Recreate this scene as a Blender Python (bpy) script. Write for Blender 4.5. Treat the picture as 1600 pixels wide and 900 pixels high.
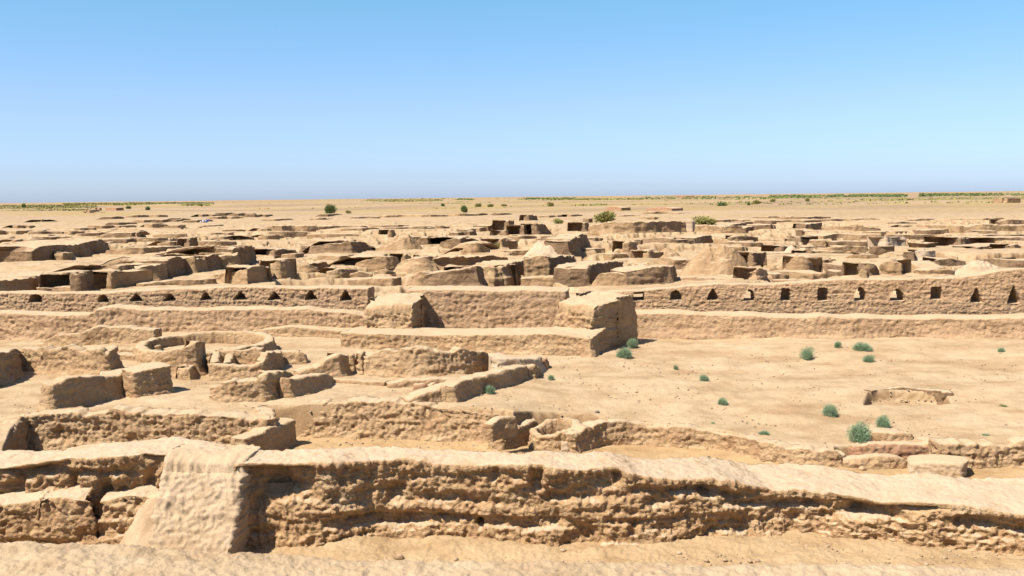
import bpy, math, random
import numpy as np
from mathutils import Vector, Matrix
for o in list(bpy.data.objects): bpy.data.objects.remove(o)
scn = bpy.context.scene
COL = scn.collection
# ------------------------------------------------------------------ camera
CAM_Z = 6.5
PITCH, ROLL, F = math.radians(5.236), math.radians(0.68), 1555.56
cd = bpy.data.cameras.new('camera'); cam = bpy.data.objects.new('camera', cd); COL.objects.link(cam)
Rm = Matrix.Rotation(math.radians(90) - PITCH, 3, 'X') @ Matrix.Rotation(-ROLL, 3, 'Z')
cam.matrix_world = Matrix.Translation((0, 0, CAM_Z)) @ Rm.to_4x4()
cd.lens = 35; cd.sensor_width = 36; cd.clip_start = 0.5; cd.clip_end = 30000
scn.camera = cam
# ------------------------------------------------------------------ sky and sun
L = Vector((0.50, 0.31, -0.85)).normalized()      # direction the sunlight travels
w = bpy.data.worlds.new('World'); scn.world = w; w.use_nodes = True
nt = w.node_tree; nt.nodes.clear()
sk = nt.nodes.new('ShaderNodeTexSky'); sk.sky_type = 'NISHITA'; sk.sun_disc = False
sk.sun_elevation = math.asin(-L.z); sk.sun_rotation = math.atan2(-L.x, -L.y)
sk.altitude = 1500; sk.air_density = 0.8; sk.dust_density = 2.4; sk.ozone_density = 8.0
bg = nt.nodes.new('ShaderNodeBackground'); bg.inputs[1].default_value = 0.098
ow = nt.nodes.new('ShaderNodeOutputWorld')
tn = nt.nodes.new('ShaderNodeMix'); tn.data_type = 'RGBA'; tn.blend_type = 'MULTIPLY'; tn.inputs[0].default_value = 1; 
tc = nt.nodes.new('ShaderNodeTexCoord'); sz = nt.nodes.new('ShaderNodeSeparateXYZ'); rp = nt.nodes.new('ShaderNodeValToRGB')
nt.links.new(tc.outputs['Generated'], sz.inputs[0]); nt.links.new(sz.outputs['Z'], rp.inputs[0])
for e_, (p_, c_) in zip([rp.color_ramp.elements[0], rp.color_ramp.elements.new(.4), rp.color_ramp.elements.new(.5), rp.color_ramp.elements.new(.6), rp.color_ramp.elements[-1]], ((0, (1.02, .98, 1.06)), (.025, (.99, .92, .95)), (.09, (1.17, 1.02, .96)), (.19, (1.04, 1.22, .98)), (.65, (.97, .92, .88)))):
    e_.position = p_; e_.color = (*[v * .8 for v in c_], 1)
nt.links.new(rp.outputs[0], tn.inputs[7])
nt.links.new(sk.outputs[0], tn.inputs[6]); nt.links.new(tn.outputs[2], bg.inputs[0]); nt.links.new(bg.outputs[0], ow.inputs[0])
sd = bpy.data.lights.new('sun', 'SUN'); sd.energy = 3.5; sd.angle = math.radians(0.53); sd.color = (1.0, 0.93, 0.83)
so = bpy.data.objects.new('sun', sd); COL.objects.link(so); so.rotation_euler = L.to_track_quat('-Z', 'Y').to_euler()
so.location = (-30, -10, 60)
vs = scn.view_settings; vs.view_transform = 'Standard'; vs.look = 'None'; vs.exposure = 1.36; vs.gamma = 1; vs.use_curve_mapping = False
scn.render.engine = 'CYCLES'
# ------------------------------------------------------------------ pixel <-> world
R3 = np.array(Rm); C0 = np.array([0, 0, CAM_Z])
def ray(px, py): return R3 @ np.array([(px - 800) / F, -(py - 450) / F, -1.0])
def U(px, py, z):
    v = ray(px, py); t = (z - CAM_Z) / v[2]; return v[0] * t, v[1] * t
def Utop(X, Y, py):
    k = (450 - py) / F
    a = R3.T @ np.array([X, Y, -CAM_Z]); b = R3.T[:, 2]
    return -(a[1] + k * a[2]) / (b[1] + k * b[2])
def proj(P):
    q = (P - C0) @ R3
    return 800 + F * q[..., 0] / -q[..., 2], 450 - F * q[..., 1] / -q[..., 2]
# ------------------------------------------------------------------ noise
rs = np.random.RandomState(7)
PERM = rs.permutation(256).astype(np.int64); PERM = np.concatenate([PERM, PERM, PERM])
GR = rs.normal(size=(256, 3)); GR /= np.linalg.norm(GR, axis=1)[:, None]; GR = GR.astype(np.float32)
def perlin(p):
    i = np.floor(p).astype(np.int64); f = (p - i).astype(np.float32); i &= 255
    u = f * f * f * (f * (f * 6 - 15) + 10)
    r = 0
    for dx in (0, 1):
        wx = u[:, 0] if dx else 1 - u[:, 0]
        a = PERM[i[:, 0] + dx]
        for dy in (0, 1):
            wy = u[:, 1] if dy else 1 - u[:, 1]
            b = PERM[a + ((i[:, 1] + dy) & 255)]
            for dz in (0, 1):
                wz = u[:, 2] if dz else 1 - u[:, 2]
                g = GR[PERM[b + ((i[:, 2] + dz) & 255)] & 255]
                r = r + wx * wy * wz * (g[:, 0] * (f[:, 0] - dx) + g[:, 1] * (f[:, 1] - dy) + g[:, 2] * (f[:, 2] - dz))
    return r * 1.6
def fbm(p, sc, oct=3, mn=0.0, off=0.0):
    sc = np.array(sc, dtype=float) * np.ones(3); r = np.zeros(len(p), np.float32); a = 1.0
    for k in range(oct):
        if k and mn and 1.0 / sc.max() < mn * 1.6: break
        r += a * perlin(p * sc + off + k * 17.3); sc = sc * 2.03; a *= 0.5
    return r
def ridge(p, sc, oct=3, mn=0.0, off=0.0):
    sc = np.array(sc, dtype=float) * np.ones(3); r = np.zeros(len(p), np.float32); a = 1.0
    for k in range(oct):
        if k and mn and 1.0 / sc.max() < mn * 1.6: break
        r += a * (1 - 2.2 * np.abs(perlin(p * sc + off + k * 9.1))); sc = sc * 2.03; a *= 0.5
    return r - 0.6
def sst(a, b, x): t = np.clip((x - a) / (b - a), 0, 1); return t * t * (3 - 2 * t)
# ------------------------------------------------------------------ ground height
FRONT = [(-260, 853), (0, 853), (270, 852), (385, 862), (450, 860), (520, 850), (580, 838), (700, 841), (860, 851), (960, 848), (1060, 843), (1200, 832), (1270, 833), (1400, 846), (1500, 856), (1600, 862), (1850, 872)]
fx, fy = np.array([U(a, b, 0) for a, b in FRONT]).T
CTRL = [(-200, 640, 1.17), (100, 645, 1.17), (300, 640, 1.17), (600, 620, 1.17), (780, 640, 1.17), (1000, 655, .78), (1130, 668, .73), (1270, 700, .64), (1450, 685, .76), (1600, 685, .82), (1800, 685, .85),
        (1300, 600, .92), (1600, 600, .95), (900, 560, 1.15), (1300, 530, 1.17), (1600, 530, 1.17), (1850, 530, 1.17), (320, 515, 1.42), (0, 530, 1.17), (-250, 530, 1.2), (200, 590, 1.17), (700, 600, 1.2), (450, 540, 1.25), (1000, 600, 1.03),
        (1200, 735, .72), (860, 652, .9), (1450, 745, .6), (600, 715, 1.1), (200, 715, 1.1)]
CX = np.array([U(a, b, c) + (c,) for a, b, c in CTRL])
ROOMS = [[(34, 726), (50, 709), (440, 709), (440, 775), (20, 775)],
         [(398, 778), (398, 722), (436, 708), (440, 700), (424, 694), (420, 685), (472, 685), (560, 684), (700, 689), (788, 693), (792, 702), (800, 700), (816, 694), (838, 685), (870, 683), (930, 684), (940, 699), (1000, 693), (1060, 700), (1130, 706), (1200, 725), (1312, 733), (1322, 745), (1200, 780)],
         [(1318, 790), (1318, 724), (1340, 722), (1494, 723), (1500, 790)],
         [(1505, 790), (1505, 738), (1470, 731), (1600, 728), (1900, 730), (1900, 800)]]
ROOMS = [np.array([U(a, b, .3) for a, b in r]) for r in ROOMS]
def sdf(poly, X, Y):
    d = np.full(X.shape, 1e9); ins = np.zeros(X.shape, bool); n = len(poly)
    for i in range(n):
        ax, ay = poly[i]; bx, by = poly[(i + 1) % n]; ex, ey = bx - ax, by - ay
        t = np.clip(((X - ax) * ex + (Y - ay) * ey) / (ex * ex + ey * ey), 0, 1)
        d = np.minimum(d, (X - ax - t * ex) ** 2 + (Y - ay - t * ey) ** 2)
        c = ((ay > Y) != (by > Y)) & (X < ex * (Y - ay) / (ey if ey else 1e-9) + ax); ins ^= c
    return np.where(ins, -1, 1) * np.sqrt(d)
NICHE = [(-260, 519), (0, 518), (576, 518), (640, 521), (884, 521), (952, 517), (1850, 517)]
nx, ny = np.array([U(a, b, 1.17) for a, b in NICHE]).T
CREST = [(-260, 850), (0, 851), (120, 853), (210, 857), (350, 866), (450, 872), (530, 880), (800, 881), (1060, 886), (1350, 888), (1600, 892), (1850, 895)]
crx, crz = [], []
for a, b in CREST:
    v = ray(a, b); t = 15.0 / v[1]; crx.append(v[0] * t); crz.append(CAM_Z + v[2] * t)
def G(X, Y, cuts=True):
    X = np.asarray(X, float); Y = np.asarray(Y, float)
    l2 = np.zeros(X.shape); ws = np.zeros(X.shape)
    for cx, cy, cz in CX:
        q = 1.0 / (((X - cx) ** 2 + (Y - cy) ** 2) + .5) ** 1.6
        l2 += q * cz; ws += q
    l2 /= ws
    l3 = 2.3 + 0.7 * (1 - np.exp(-np.maximum(Y - 42, 0) / 60))
    z = l2
    if cuts:
        for r in ROOMS:
            bb = (X > r[:, 0].min() - 1) & (X < r[:, 0].max() + 1) & (Y > r[:, 1].min() - 1) & (Y < r[:, 1].max() + 1)
            if bb.any():
                s = sdf(r, X[bb], Y[bb]); m = sst(0.22, 0.12, s); z[bb] = z[bb] * (1 - m) + .3 * m
        if PIT is not None:
            bb = (np.abs(X - PIT[:, 0].mean()) < 4) & (np.abs(Y - PIT[:, 1].mean()) < 4)
            if bb.any(): z[bb] -= .30 * sst(.12, -.02, sdf(PIT, X[bb], Y[bb]))
    f = np.interp(X, fx, fy); z = np.where(Y < f + .62, 0, z)
    c = np.interp(X, crx, crz) - 0.015 * (15 - Y)
    z = np.maximum(z, 0) if not cuts else z
    m = sst(16.1, 15.0, Y); z = np.where(Y < 16.2, c * m, z)
    n = np.interp(X, nx, ny); m = sst(n + .15, n + .35, Y)
    return z * (1 - m) + l3 * m
PIT = None
def Gl(X, Y, lv):          # smooth levels only, used to trace walls
    X = np.array([X], float); Y = np.array([Y], float)
    if lv == 3: return 2.3 + 0.7 * (1 - math.exp(-max(Y[0] - 42, 0) / 60))
    ws = 1.0 / (((X - CX[:, 0]) ** 2 + (Y - CX[:, 1]) ** 2) + .5) ** 1.6
    return float((ws * CX[:, 2]).sum() / ws.sum())
def UG(px, py, lv):
    z = 1.1 if lv == 2 else 2.6
    for _ in range(25):
        X, Y = U(px, py, z); z = .4 * z + .6 * Gl(X, Y, lv)
    return X, Y, z
PIT = np.array([UG(a, b, 2)[:2] for a, b in ((1362, 614), (1372, 611), (1400, 609.5), (1440, 611), (1466, 613), (1474, 617), (1480, 630), (1355, 632))])
# ------------------------------------------------------------------ materials
ALB = (.67, .646, .63)
def mat(name, cols, scale=1.2, bump=0.05, bs=18.0, crust=None, attr=False, rough=0.95, streak=None, clod=0.0, face=None):
    m = bpy.data.materials.new(name); m.use_nodes = True; t = m.node_tree; N = t.nodes; K = t.links.new; N.clear()
    out = N.new('ShaderNodeOutputMaterial'); b = N.new('ShaderNodeBsdfPrincipled'); K(b.outputs[0], out.inputs[0])
    b.inputs['Roughness'].default_value = rough
    b.inputs['Specular IOR Level'].default_value = 0.15
    g = N.new('ShaderNodeNewGeometry')
    def noise(sc, det=5, ro=0.6, vec=None, stretch=None):
        n = N.new('ShaderNodeTexNoise'); n.inputs['Scale'].default_value = sc; n.inputs['Detail'].default_value = det; n.inputs['Roughness'].default_value = ro
        src = vec or g.outputs['Position']
        if stretch:
            mp = N.new('ShaderNodeMapping'); mp.inputs['Scale'].default_value = stretch; K(src, mp.inputs[0]); src = mp.outputs[0]
        K(src, n.inputs['Vector']); return n.outputs[0]
    def ramp(v, stops):
        r = N.new('ShaderNodeValToRGB'); e = r.color_ramp.elements
        while len(e) < len(stops): e.new(0.5)
        for q, (p, c) in zip(e, stops): q.position = p; q.color = (*c, 1) if len(c) == 3 else c
        K(v, r.inputs[0]); return r.outputs[0]
    def mix(f, a, c, typ='MIX'):
        x = N.new('ShaderNodeMix'); x.data_type = 'RGBA'; x.blend_type = typ
        if isinstance(f, float): x.inputs[0].default_value = f
        else: K(f, x.inputs[0])
        for s, v in ((x.inputs[6], a), (x.inputs[7], c)):
            if isinstance(v, tuple): s.default_value = (*v, 1)
            else: K(v, s)
        return x.outputs[2]
    sc_ = lambda q: tuple(v * k for v, k in zip(q, ALB))
    cols = [sc_(q) for q in cols]; crust = sc_(crust) if crust else None
    n = len(cols)
    c = ramp(noise(scale, 6, .62), [(.33 + .34 * i / max(n - 1, 1), cc) for i, cc in enumerate(cols)])
    if attr:
        a = N.new('ShaderNodeAttribute'); a.attribute_name = 'tone'
        c = mix(1.0, c, a.outputs['Color'], 'MULTIPLY')
    if streak:
        st = ramp(noise(1.0, 4, .6, None, streak), [(.36, (.84, .81, .77)), (.50, (.99, .98, .97)), (.66, (1.05, 1.05, 1.05))]); c = mix(1.0, c, st, 'MULTIPLY')
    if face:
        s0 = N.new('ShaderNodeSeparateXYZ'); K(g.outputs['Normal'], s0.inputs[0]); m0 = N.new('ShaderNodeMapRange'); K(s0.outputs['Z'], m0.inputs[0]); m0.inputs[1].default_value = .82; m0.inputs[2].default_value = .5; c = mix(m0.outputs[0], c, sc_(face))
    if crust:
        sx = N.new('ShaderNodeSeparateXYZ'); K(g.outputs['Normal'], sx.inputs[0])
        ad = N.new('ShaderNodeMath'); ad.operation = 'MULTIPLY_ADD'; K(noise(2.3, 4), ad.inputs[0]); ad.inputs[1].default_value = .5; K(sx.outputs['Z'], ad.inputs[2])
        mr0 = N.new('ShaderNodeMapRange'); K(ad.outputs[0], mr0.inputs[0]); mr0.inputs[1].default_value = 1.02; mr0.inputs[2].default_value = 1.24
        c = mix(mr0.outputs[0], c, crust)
    sp = ramp(noise(38, 3, .7), [(.3, (.80, .78, .76)), (.55, (1.03, 1.03, 1.03)), (.8, (1.12, 1.11, 1.1))]); c = mix(1.0, c, sp, 'MULTIPLY')
    K(c, b.inputs['Base Color'])
    if bump:
        bp = N.new('ShaderNodeBump'); bp.inputs['Distance'].default_value = bump; bp.inputs['Strength'].default_value = 0.9
        if crust:
            mr = N.new('ShaderNodeMapRange'); K(sx.outputs['Z'], mr.inputs[0]); mr.inputs[1].default_value = .5; mr.inputs[2].default_value = .95; mr.inputs[3].default_value = .9; mr.inputs[4].default_value = .3; K(mr.outputs[0], bp.inputs['Strength'])
        hgt = noise(bs, 7, .68)
        if clod:
            v = N.new('ShaderNodeTexVoronoi'); v.feature = 'SMOOTH_F1'; v.inputs['Scale'].default_value = bs * .55; v.inputs['Smoothness'].default_value = .35
            mx = N.new('ShaderNodeMix'); mx.data_type = 'RGBA'; mx.blend_type = 'LINEAR_LIGHT'; mx.inputs[0].default_value = .12
            K(g.outputs['Position'], mx.inputs[6]); K(noise(bs * .5, 3), mx.inputs[7]); K(mx.outputs[2], v.inputs['Vector'])
            ma = N.new('ShaderNodeMath'); ma.operation = 'MULTIPLY_ADD'; K(v.outputs['Distance'], ma.inputs[0]); ma.inputs[1].default_value = -clod; K(hgt, ma.inputs[2]); hgt = ma.outputs[0]
            ve = N.new('ShaderNodeTexVoronoi'); ve.feature = 'DISTANCE_TO_EDGE'; ve.inputs['Scale'].default_value = bs * .42; mp2 = N.new('ShaderNodeMapping'); mp2.inputs['Scale'].default_value = (.8, .8, 1.9)
            K(mx.outputs[2], mp2.inputs[0]); K(mp2.outputs[0], ve.inputs['Vector'])
            mr2 = N.new('ShaderNodeMapRange'); K(ve.outputs['Distance'], mr2.inputs[0]); mr2.inputs[2].default_value = .10; mr2.inputs[3].default_value = 0; mr2.inputs[4].default_value = .22 if bs > 6 else .05
            m3_ = N.new('ShaderNodeMath'); K(hgt, m3_.inputs[0]); K(mr2.outputs[0], m3_.inputs[1]); hgt = m3_.outputs[0]
        K(hgt, bp.inputs['Height']); K(bp.outputs[0], b.inputs['Normal'])
    return m
TAN, OCH, PINK, PALE = (.54, .37, .205), (.54, .355, .185), (.55, .37, .215), (.62, .475, .32)
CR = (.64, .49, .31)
M = {
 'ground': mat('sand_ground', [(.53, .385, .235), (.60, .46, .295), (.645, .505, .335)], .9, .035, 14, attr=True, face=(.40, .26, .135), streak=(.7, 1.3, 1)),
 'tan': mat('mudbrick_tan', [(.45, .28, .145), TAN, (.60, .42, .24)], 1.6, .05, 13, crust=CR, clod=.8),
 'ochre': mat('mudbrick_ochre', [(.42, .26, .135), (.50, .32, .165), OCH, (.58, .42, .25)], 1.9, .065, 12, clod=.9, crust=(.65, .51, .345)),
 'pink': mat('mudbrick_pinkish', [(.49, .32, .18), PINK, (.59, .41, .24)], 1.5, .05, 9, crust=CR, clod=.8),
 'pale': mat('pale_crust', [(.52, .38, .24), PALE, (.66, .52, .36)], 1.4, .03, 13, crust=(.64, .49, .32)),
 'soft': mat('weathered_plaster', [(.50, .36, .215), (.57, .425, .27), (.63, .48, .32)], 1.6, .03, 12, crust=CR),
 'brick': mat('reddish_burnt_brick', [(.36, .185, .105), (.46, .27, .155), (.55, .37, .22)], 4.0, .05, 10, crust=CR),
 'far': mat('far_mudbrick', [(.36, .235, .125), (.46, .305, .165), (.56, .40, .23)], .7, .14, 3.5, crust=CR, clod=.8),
 'dark': mat('dark_earth_and_shade', [(.23, .15, .085), (.32, .21, .12), (.42, .29, .17)], .7, .16, 3.5, crust=CR, clod=.8),  # darker earth tone; shade of wall faces is painted into this colour
 'stone': mat('grey_stone', [(.22, .19, .16), (.35, .3, .25)], 6, .02, 20),
}
# ------------------------------------------------------------------ object helpers
def tag(o, label, cat, group=None, kind=None):
    if label: o['label'] = label
    if cat: o['category'] = cat
    if group: o['group'] = group
    o['kind'] = kind or 'thing'
    return o
def mesh_obj(name, V, Fc, material, parent=None, origin=None, smooth=True):
    V = np.asarray(V, float)
    if origin is None: origin = np.zeros(3)
    V = V - origin
    me = bpy.data.meshes.new(name)
    Fc = np.asarray(Fc); k = Fc.shape[1]
    me.vertices.add(len(V)); me.vertices.foreach_set('co', V.astype(np.float32).ravel())
    me.loops.add(Fc.size); me.loops.foreach_set('vertex_index', Fc.astype(np.int32).ravel())
    me.polygons.add(len(Fc)); me.polygons.foreach_set('loop_start', np.arange(0, Fc.size, k, dtype=np.int32))
    if smooth: me.polygons.foreach_set('use_smooth', np.ones(len(Fc), bool))
    me.update(calc_edges=True); me.validate()
    me.materials.append(M[material] if isinstance(material, str) else material)
    o = bpy.data.objects.new(name, me); COL.objects.link(o); o.location = origin
    if parent: o.parent = parent; o.location = Vector(origin) - parent.location
    return o
def compact(V, Fc):
    u, inv = np.unique(Fc, return_inverse=True); return V[u], inv.reshape(Fc.shape)
def grid_faces(nr, nc, wrap=False):
    i = np.arange(nr - 1)[:, None]; j = np.arange(nc - (0 if wrap else 1))[None]
    j2 = (j + 1) % nc
    a = i * nc + j; b = i * nc + j2; c = (i + 1) * nc + j2; d = (i + 1) * nc + j
    return np.stack([a, b, c, d], -1).reshape(-1, 4)
def grid_normals(P, wrap_u=False):
    du = np.gradient(P, axis=0); dv = np.gradient(P, axis=1)
    if wrap_u: du = (np.roll(P, -1, 0) - np.roll(P, 1, 0))
    n = np.cross(dv, du); l = np.linalg.norm(n, axis=2, keepdims=True); return n / np.maximum(l, 1e-9)
WALLS = []
def wall(name, label, pts, th=.5, lv=None, zb=None, batter=.10, amp=1.0, m='tan', cat='wall', group=None, closed=False,
         apron=0.0, rise=0.0, rnd=.06, niches=None, ds=None, cav=0.0, skirt=.35, chaik=.18, lip=0.0, world=None, top_rough=1.0, seed=0.0, under=None, belt=None, hollows=None):
    if world is not None: A = np.array(world, float)          # x, y, zbase, ztop, th
    else:
        A = []
        for p in pts:
            if lv: X, Y, z = UG(p[0], p[2], lv)
            else: z = zb; X, Y = U(p[0], p[2], z)
            A.append((X, Y, z, max(Utop(X, Y, p[1]), z + .05), p[3] if len(p) > 3 else th))
        A = np.array(A)
    if chaik:                                                   # worn corners
        n = len(A); B = [] if closed else [A[0]]
        for i in range(n if closed else n - 1):
            a, b = A[i], A[(i + 1) % n]
            if closed or i > 0: B.append(a * (1 - chaik) + b * chaik)
            if closed or i < n - 2: B.append(a * chaik + b * (1 - chaik))
        if not closed: B.append(A[-1])
        A = np.array(B)
    n = len(A); D = float(np.mean(np.hypot(A[:, 0], A[:, 1])))
    if ds is None: ds = max(.022, D / 995 * 1.15)
    seg = np.roll(A, -1, 0) - A if closed else A[1:] - A[:-1]
    dirs = seg[:, :2] / np.maximum(np.linalg.norm(seg[:, :2], axis=1), 1e-6)[:, None]
    ln = np.stack([-dirs[:, 1], dirs[:, 0]], 1)
    nv = np.zeros((n, 2))
    for i in range(n):
        a = ln[(i - 1) % len(ln)] if (closed or i > 0) else ln[0]; b = ln[i % len(ln)] if (closed or i < n - 1) else ln[-1]
        q = a + b; q /= max(np.linalg.norm(q), 1e-3); nv[i] = q / max(float(q @ a), .62)
    cols = []
    tot = 0.0
    for i in range(len(seg)):
        l = np.linalg.norm(seg[i, :2]); k = max(int(l / ds), 2); j = (i + 1) % n
        t = (np.arange(k + (0 if closed or i < len(seg) - 1 else 1)) / k)[:, None]
        c = A[i] * (1 - t) + A[j] * t; nn = nv[i] * (1 - t) + nv[j] * t
        cols.append(np.hstack([c, nn, np.zeros_like(t), np.ones_like(t)]))
    C = np.vstack(cols)                                         # x y zb zt th nx ny shift k
    if not closed:
        pre = []
        for sgn, src in ((-1, C[0]), (1, C[-1])):
            dr = dirs[0] if sgn < 0 else dirs[-1]; e = []
            for k in (.96, .86, .7, .5, .3, .12, .0):
                r = src.copy(); sh = min(.10, src[4] * .2) * math.sqrt(1 - k * k) * sgn; r[0] += dr[0] * sh; r[1] += dr[1] * sh; r[8] = k; e.append(r)
            pre.append(e[::-1] if sgn < 0 else e)
        C = np.vstack([pre[0], C, pre[1]])
    h = float(np.max(A[:, 3] - A[:, 2])); hm = float(np.mean(A[:, 3] - A[:, 2]))
    thm = float(A[:, 4].mean())
    P1 = np.stack([C[:, 0], C[:, 1], np.full(len(C), seed)], 1)
    cf = 1.0 / max(.45, thm * 1.1)
    zt = C[:, 3] + top_rough * amp * min(.09, hm * .14) * fbm(P1, cf, 3 if thm < .7 else 1, ds)
    nf = int(np.clip((h + skirt) / ds, 7, 110)); ntp = int(np.clip(thm / (ds * (1.2 if D < 22 else 2)), 4, 60)); nb = int(np.clip((h + apron) / ds / 3, 4, 16))
    zb_ = C[:, 2]
    r = np.minimum(rnd, np.minimum((zt - zb_) * .35, C[:, 4] * .3)); bt = batter
    if thm < .8: zt = zt - amp * min(.10, hm * .12) * np.clip(fbm(P1, 1.7, 2, ds, 60.) - .12, 0, .6) * 1.6
    if D > 43 and not closed and lv == 3 and amp > .55:
        sl = np.concatenate([[0], np.cumsum(np.hypot(np.diff(C[:, 0]), np.diff(C[:, 1])))]); se = np.minimum(sl, sl[-1] - sl); lw_ = .12 + .07 * sl[-1]
        zt = zt - (zt - zb_) * (.12 * np.exp(-se / lw_) + .12 * np.clip(fbm(P1, .55, 3, ds, 44.), 0, .8) + .14 * np.clip(fbm(P1, 2.0, 3, ds, 54.), 0, .8))
    foot = min(.16, hm * .22) * np.clip(.6 + 1.2 * fbm(P1, .7, 2, ds, 90.), .1, 1.6)
    offs, zs, kind = [], [], []
    for v in np.linspace(0, 1, nf):
        z = zb_ - skirt + v * (zt - r - zb_ + skirt); o = -bt * (zt - z)
        o = o - foot * np.exp(-np.maximum(z - zb_, 0) / (.10 + .05 * hm))
        if lip: o = o + lip * np.clip(1 - (zt - z) / .22, 0, 1) * -1
        offs.append(o); zs.append(z); kind.append(0)
    for a in (30, 60):
        a = math.radians(a); offs.append(r * (1 - math.cos(a)) - bt * r - lip); zs.append(zt - r + r * math.sin(a)); kind.append(1)
    for v in np.linspace(0, 1, ntp):
        offs.append(r + v * (C[:, 4] - 2 * r)); zs.append(zt + rise * v); kind.append(2)
    for v in np.linspace(.1, 1, nb):
        offs.append(C[:, 4] - r + r * min(v * 4, 1) + apron * v ** .8); zs.append(zt + rise - v * (zt + rise - zb_ + skirt)); kind.append(3)
    O = np.array(offs).T; Z = np.array(zs).T; nS, nT = O.shape
    mid = C[:, 4][:, None] / 2; O = mid + (O - mid) * C[:, 8][:, None]
    P = np.stack([C[:, 0][:, None] + C[:, 5][:, None] * O, C[:, 1][:, None] + C[:, 6][:, None] * O, Z], -1)
    N_ = grid_normals(P, closed); N_ = -N_ if (N_[nS // 2, nf + 3, 2] < 0) else N_
    p = P.reshape(-1, 3); q = p + seed * 3.7
    hs = amp * min(1.0, .28 + hm * .62)
    if D > 46: hs *= 1.25
    sz = .55 if D < 42 else 1.0
    Df = (.06 if D < 46 else .085) * fbm(q, .9, 2) + .032 * ridge(q, (2.6, 2.6, 3.8), 3, ds) + .046 * fbm(q, (.7, .7, 7.0), 3, ds) + .026 * fbm(q, (5, 5, .9), 2, ds)
    if ds < .05: Df = Df + .048 * ridge(q, 6.0, 3, ds, 5.) + .020 * fbm(q, 14, 2, ds)
    if cav: Df = Df - cav * np.clip(fbm(q, (.8, .8, 1.5), 3, ds, 31.) - .12, 0, .7) - cav * .6 * np.clip(fbm(q, (2.6, 2.6, 2.0), 2, ds, 77.) - .22, 0, .5)
    if hollows:
        hx, hy = proj(P); hx = hx.ravel(); hy = hy.ravel() + 3 * fbm(q, 3, 2); hx = hx + 6 * fbm(q + 9, 2.5, 2)
        for a_, b_, c_, d_, e_ in hollows: Df = Df - e_ * np.exp(-np.minimum(np.abs((hx - a_) / c_) ** 3 + np.abs((hy - b_) / d_) ** 3, 30))
    if under:
        sx0, _ = proj(P[:, nf // 2]); un = np.interp(sx0, *zip(*under)).repeat(nT); be = np.interp(sx0, *zip(*belt)).repeat(nT)
        dz = np.repeat(zt, nT) - p[:, 2]; wob_ = .10 * fbm(P1, .8, 2).repeat(nT)
        nz_ = np.clip(.7 + 1.1 * fbm(q, (1.1, 1.1, .4), 3), 0, 1.3)
        Df = Df - un * nz_ * np.exp(-((dz - .26 - wob_) / .085) ** 2) - be * sst(.30, .36, p[:, 2]) * sst(.56, .50, p[:, 2]) + be * .4 * sst(.5, .56, p[:, 2]) * sst(.9, .6, p[:, 2])
    Dt = .05 * fbm(q, 1.1, 3, ds) + .012 * fbm(q, 9, 2, ds) + .004 * ridge(q, 4, 3, ds)
    wt = sst(.5, .9, N_[..., 2].ravel())
    Dd = (Df * (1 - wt) + Dt * wt * top_rough) * hs
    env = np.clip((p[:, 2] - (zb_.repeat(nT) - skirt)) / .2, 0, 1)
    if niches:
        inside = np.zeros((nS, nT), bool); hole = np.zeros((nS, nT), bool)
        sx, sy = proj(P[:, nf // 2]); owner = -np.ones((nS, nT), int)
        for k, (npx, y0, y1, wpx, shp, thr) in enumerate(niches):
            c = int(np.argmin(np.abs(sx - npx))); X, Y = P[c, nf // 2, :2]
            za, zc = Utop(X, Y, y1), Utop(X, Y, y0); dist = math.hypot(X, Y); hw = wpx / 2 * dist / F
            dc = np.linalg.norm(P[:, nf // 2, :2] - P[c, nf // 2, :2], axis=1)[:, None] * np.sign(np.arange(nS) - c)[:, None]
            vz = (P[..., 2] - za) / (zc - za)
            if shp == 't': wv = hw * np.clip(1.12 * (1 - vz) + .08, 0, 1)
            elif shp == 'r': wv = hw * (1 - .25 * np.clip(vz, 0, 1) ** 3)
            else: wv = hw * np.sqrt(np.clip(1 - vz ** 2.2, 0, 1)) + 0 * vz
            wob = 1 + .18 * perlin(np.stack([P[..., 0].ravel() * 9, P[..., 1].ravel() * 9 + k, P[..., 2].ravel() * 9], 1)).reshape(nS, nT)
            ins = (vz > 0) & (vz < 1) & (np.abs(dc) < wv * wob)
            fi = ins & (np.arange(nT) < nf)[None]; inside |= fi; owner[fi] = k
            O2 = C[:, 4][:, None] if thr else np.minimum(C[:, 4][:, None] * .8, .9)
            if thr: hole |= fi | (ins & (np.arange(nT) >= nf + 2 + ntp)[None])
            tgt = np.stack([C[:, 0][:, None] + C[:, 5][:, None] * O2 + 0 * Z, C[:, 1][:, None] + C[:, 6][:, None] * O2 + 0 * Z, Z], -1)
            tgt[..., 2] = np.where(fi, np.maximum(Z, za + .01), Z)
            P = np.where(fi[..., None], tgt, P)
        p = P.reshape(-1, 3); Dd = Dd * ~inside.ravel()
    p = p + N_.reshape(-1, 3) * (Dd * env)[:, None]
    if closed: Fc = grid_faces(nS + 1, nT); Fc = Fc % (nS * nT)
    else: Fc = grid_faces(nS, nT)
    Fc = Fc[:, ::-1]
    org = np.array([A[:, 0].mean(), A[:, 1].mean(), A[:, 2].min()])
    parts = []
    if niches:
        fi = inside.ravel()[Fc]; ho = hole.ravel()[Fc].all(1); any_ = fi.any(1)
        ow_ = owner.ravel()[Fc].max(1)
        for k in range(len(niches)):
            s = any_ & (ow_ == k) & ~ho
            if s.any(): parts.append(compact(p, Fc[s]))
        Fm = Fc[~any_ & ~ho]
        v, f = compact(p, Fm)
    else: v, f = p, Fc
    o = mesh_obj(name, v, f, m, origin=org)
    for pv, pf in parts: mesh_obj('niche', pv, pf, m, parent=o, origin=org)
    tag(o, label, cat, group); WALLS.append((o, A))
    return o
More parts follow.
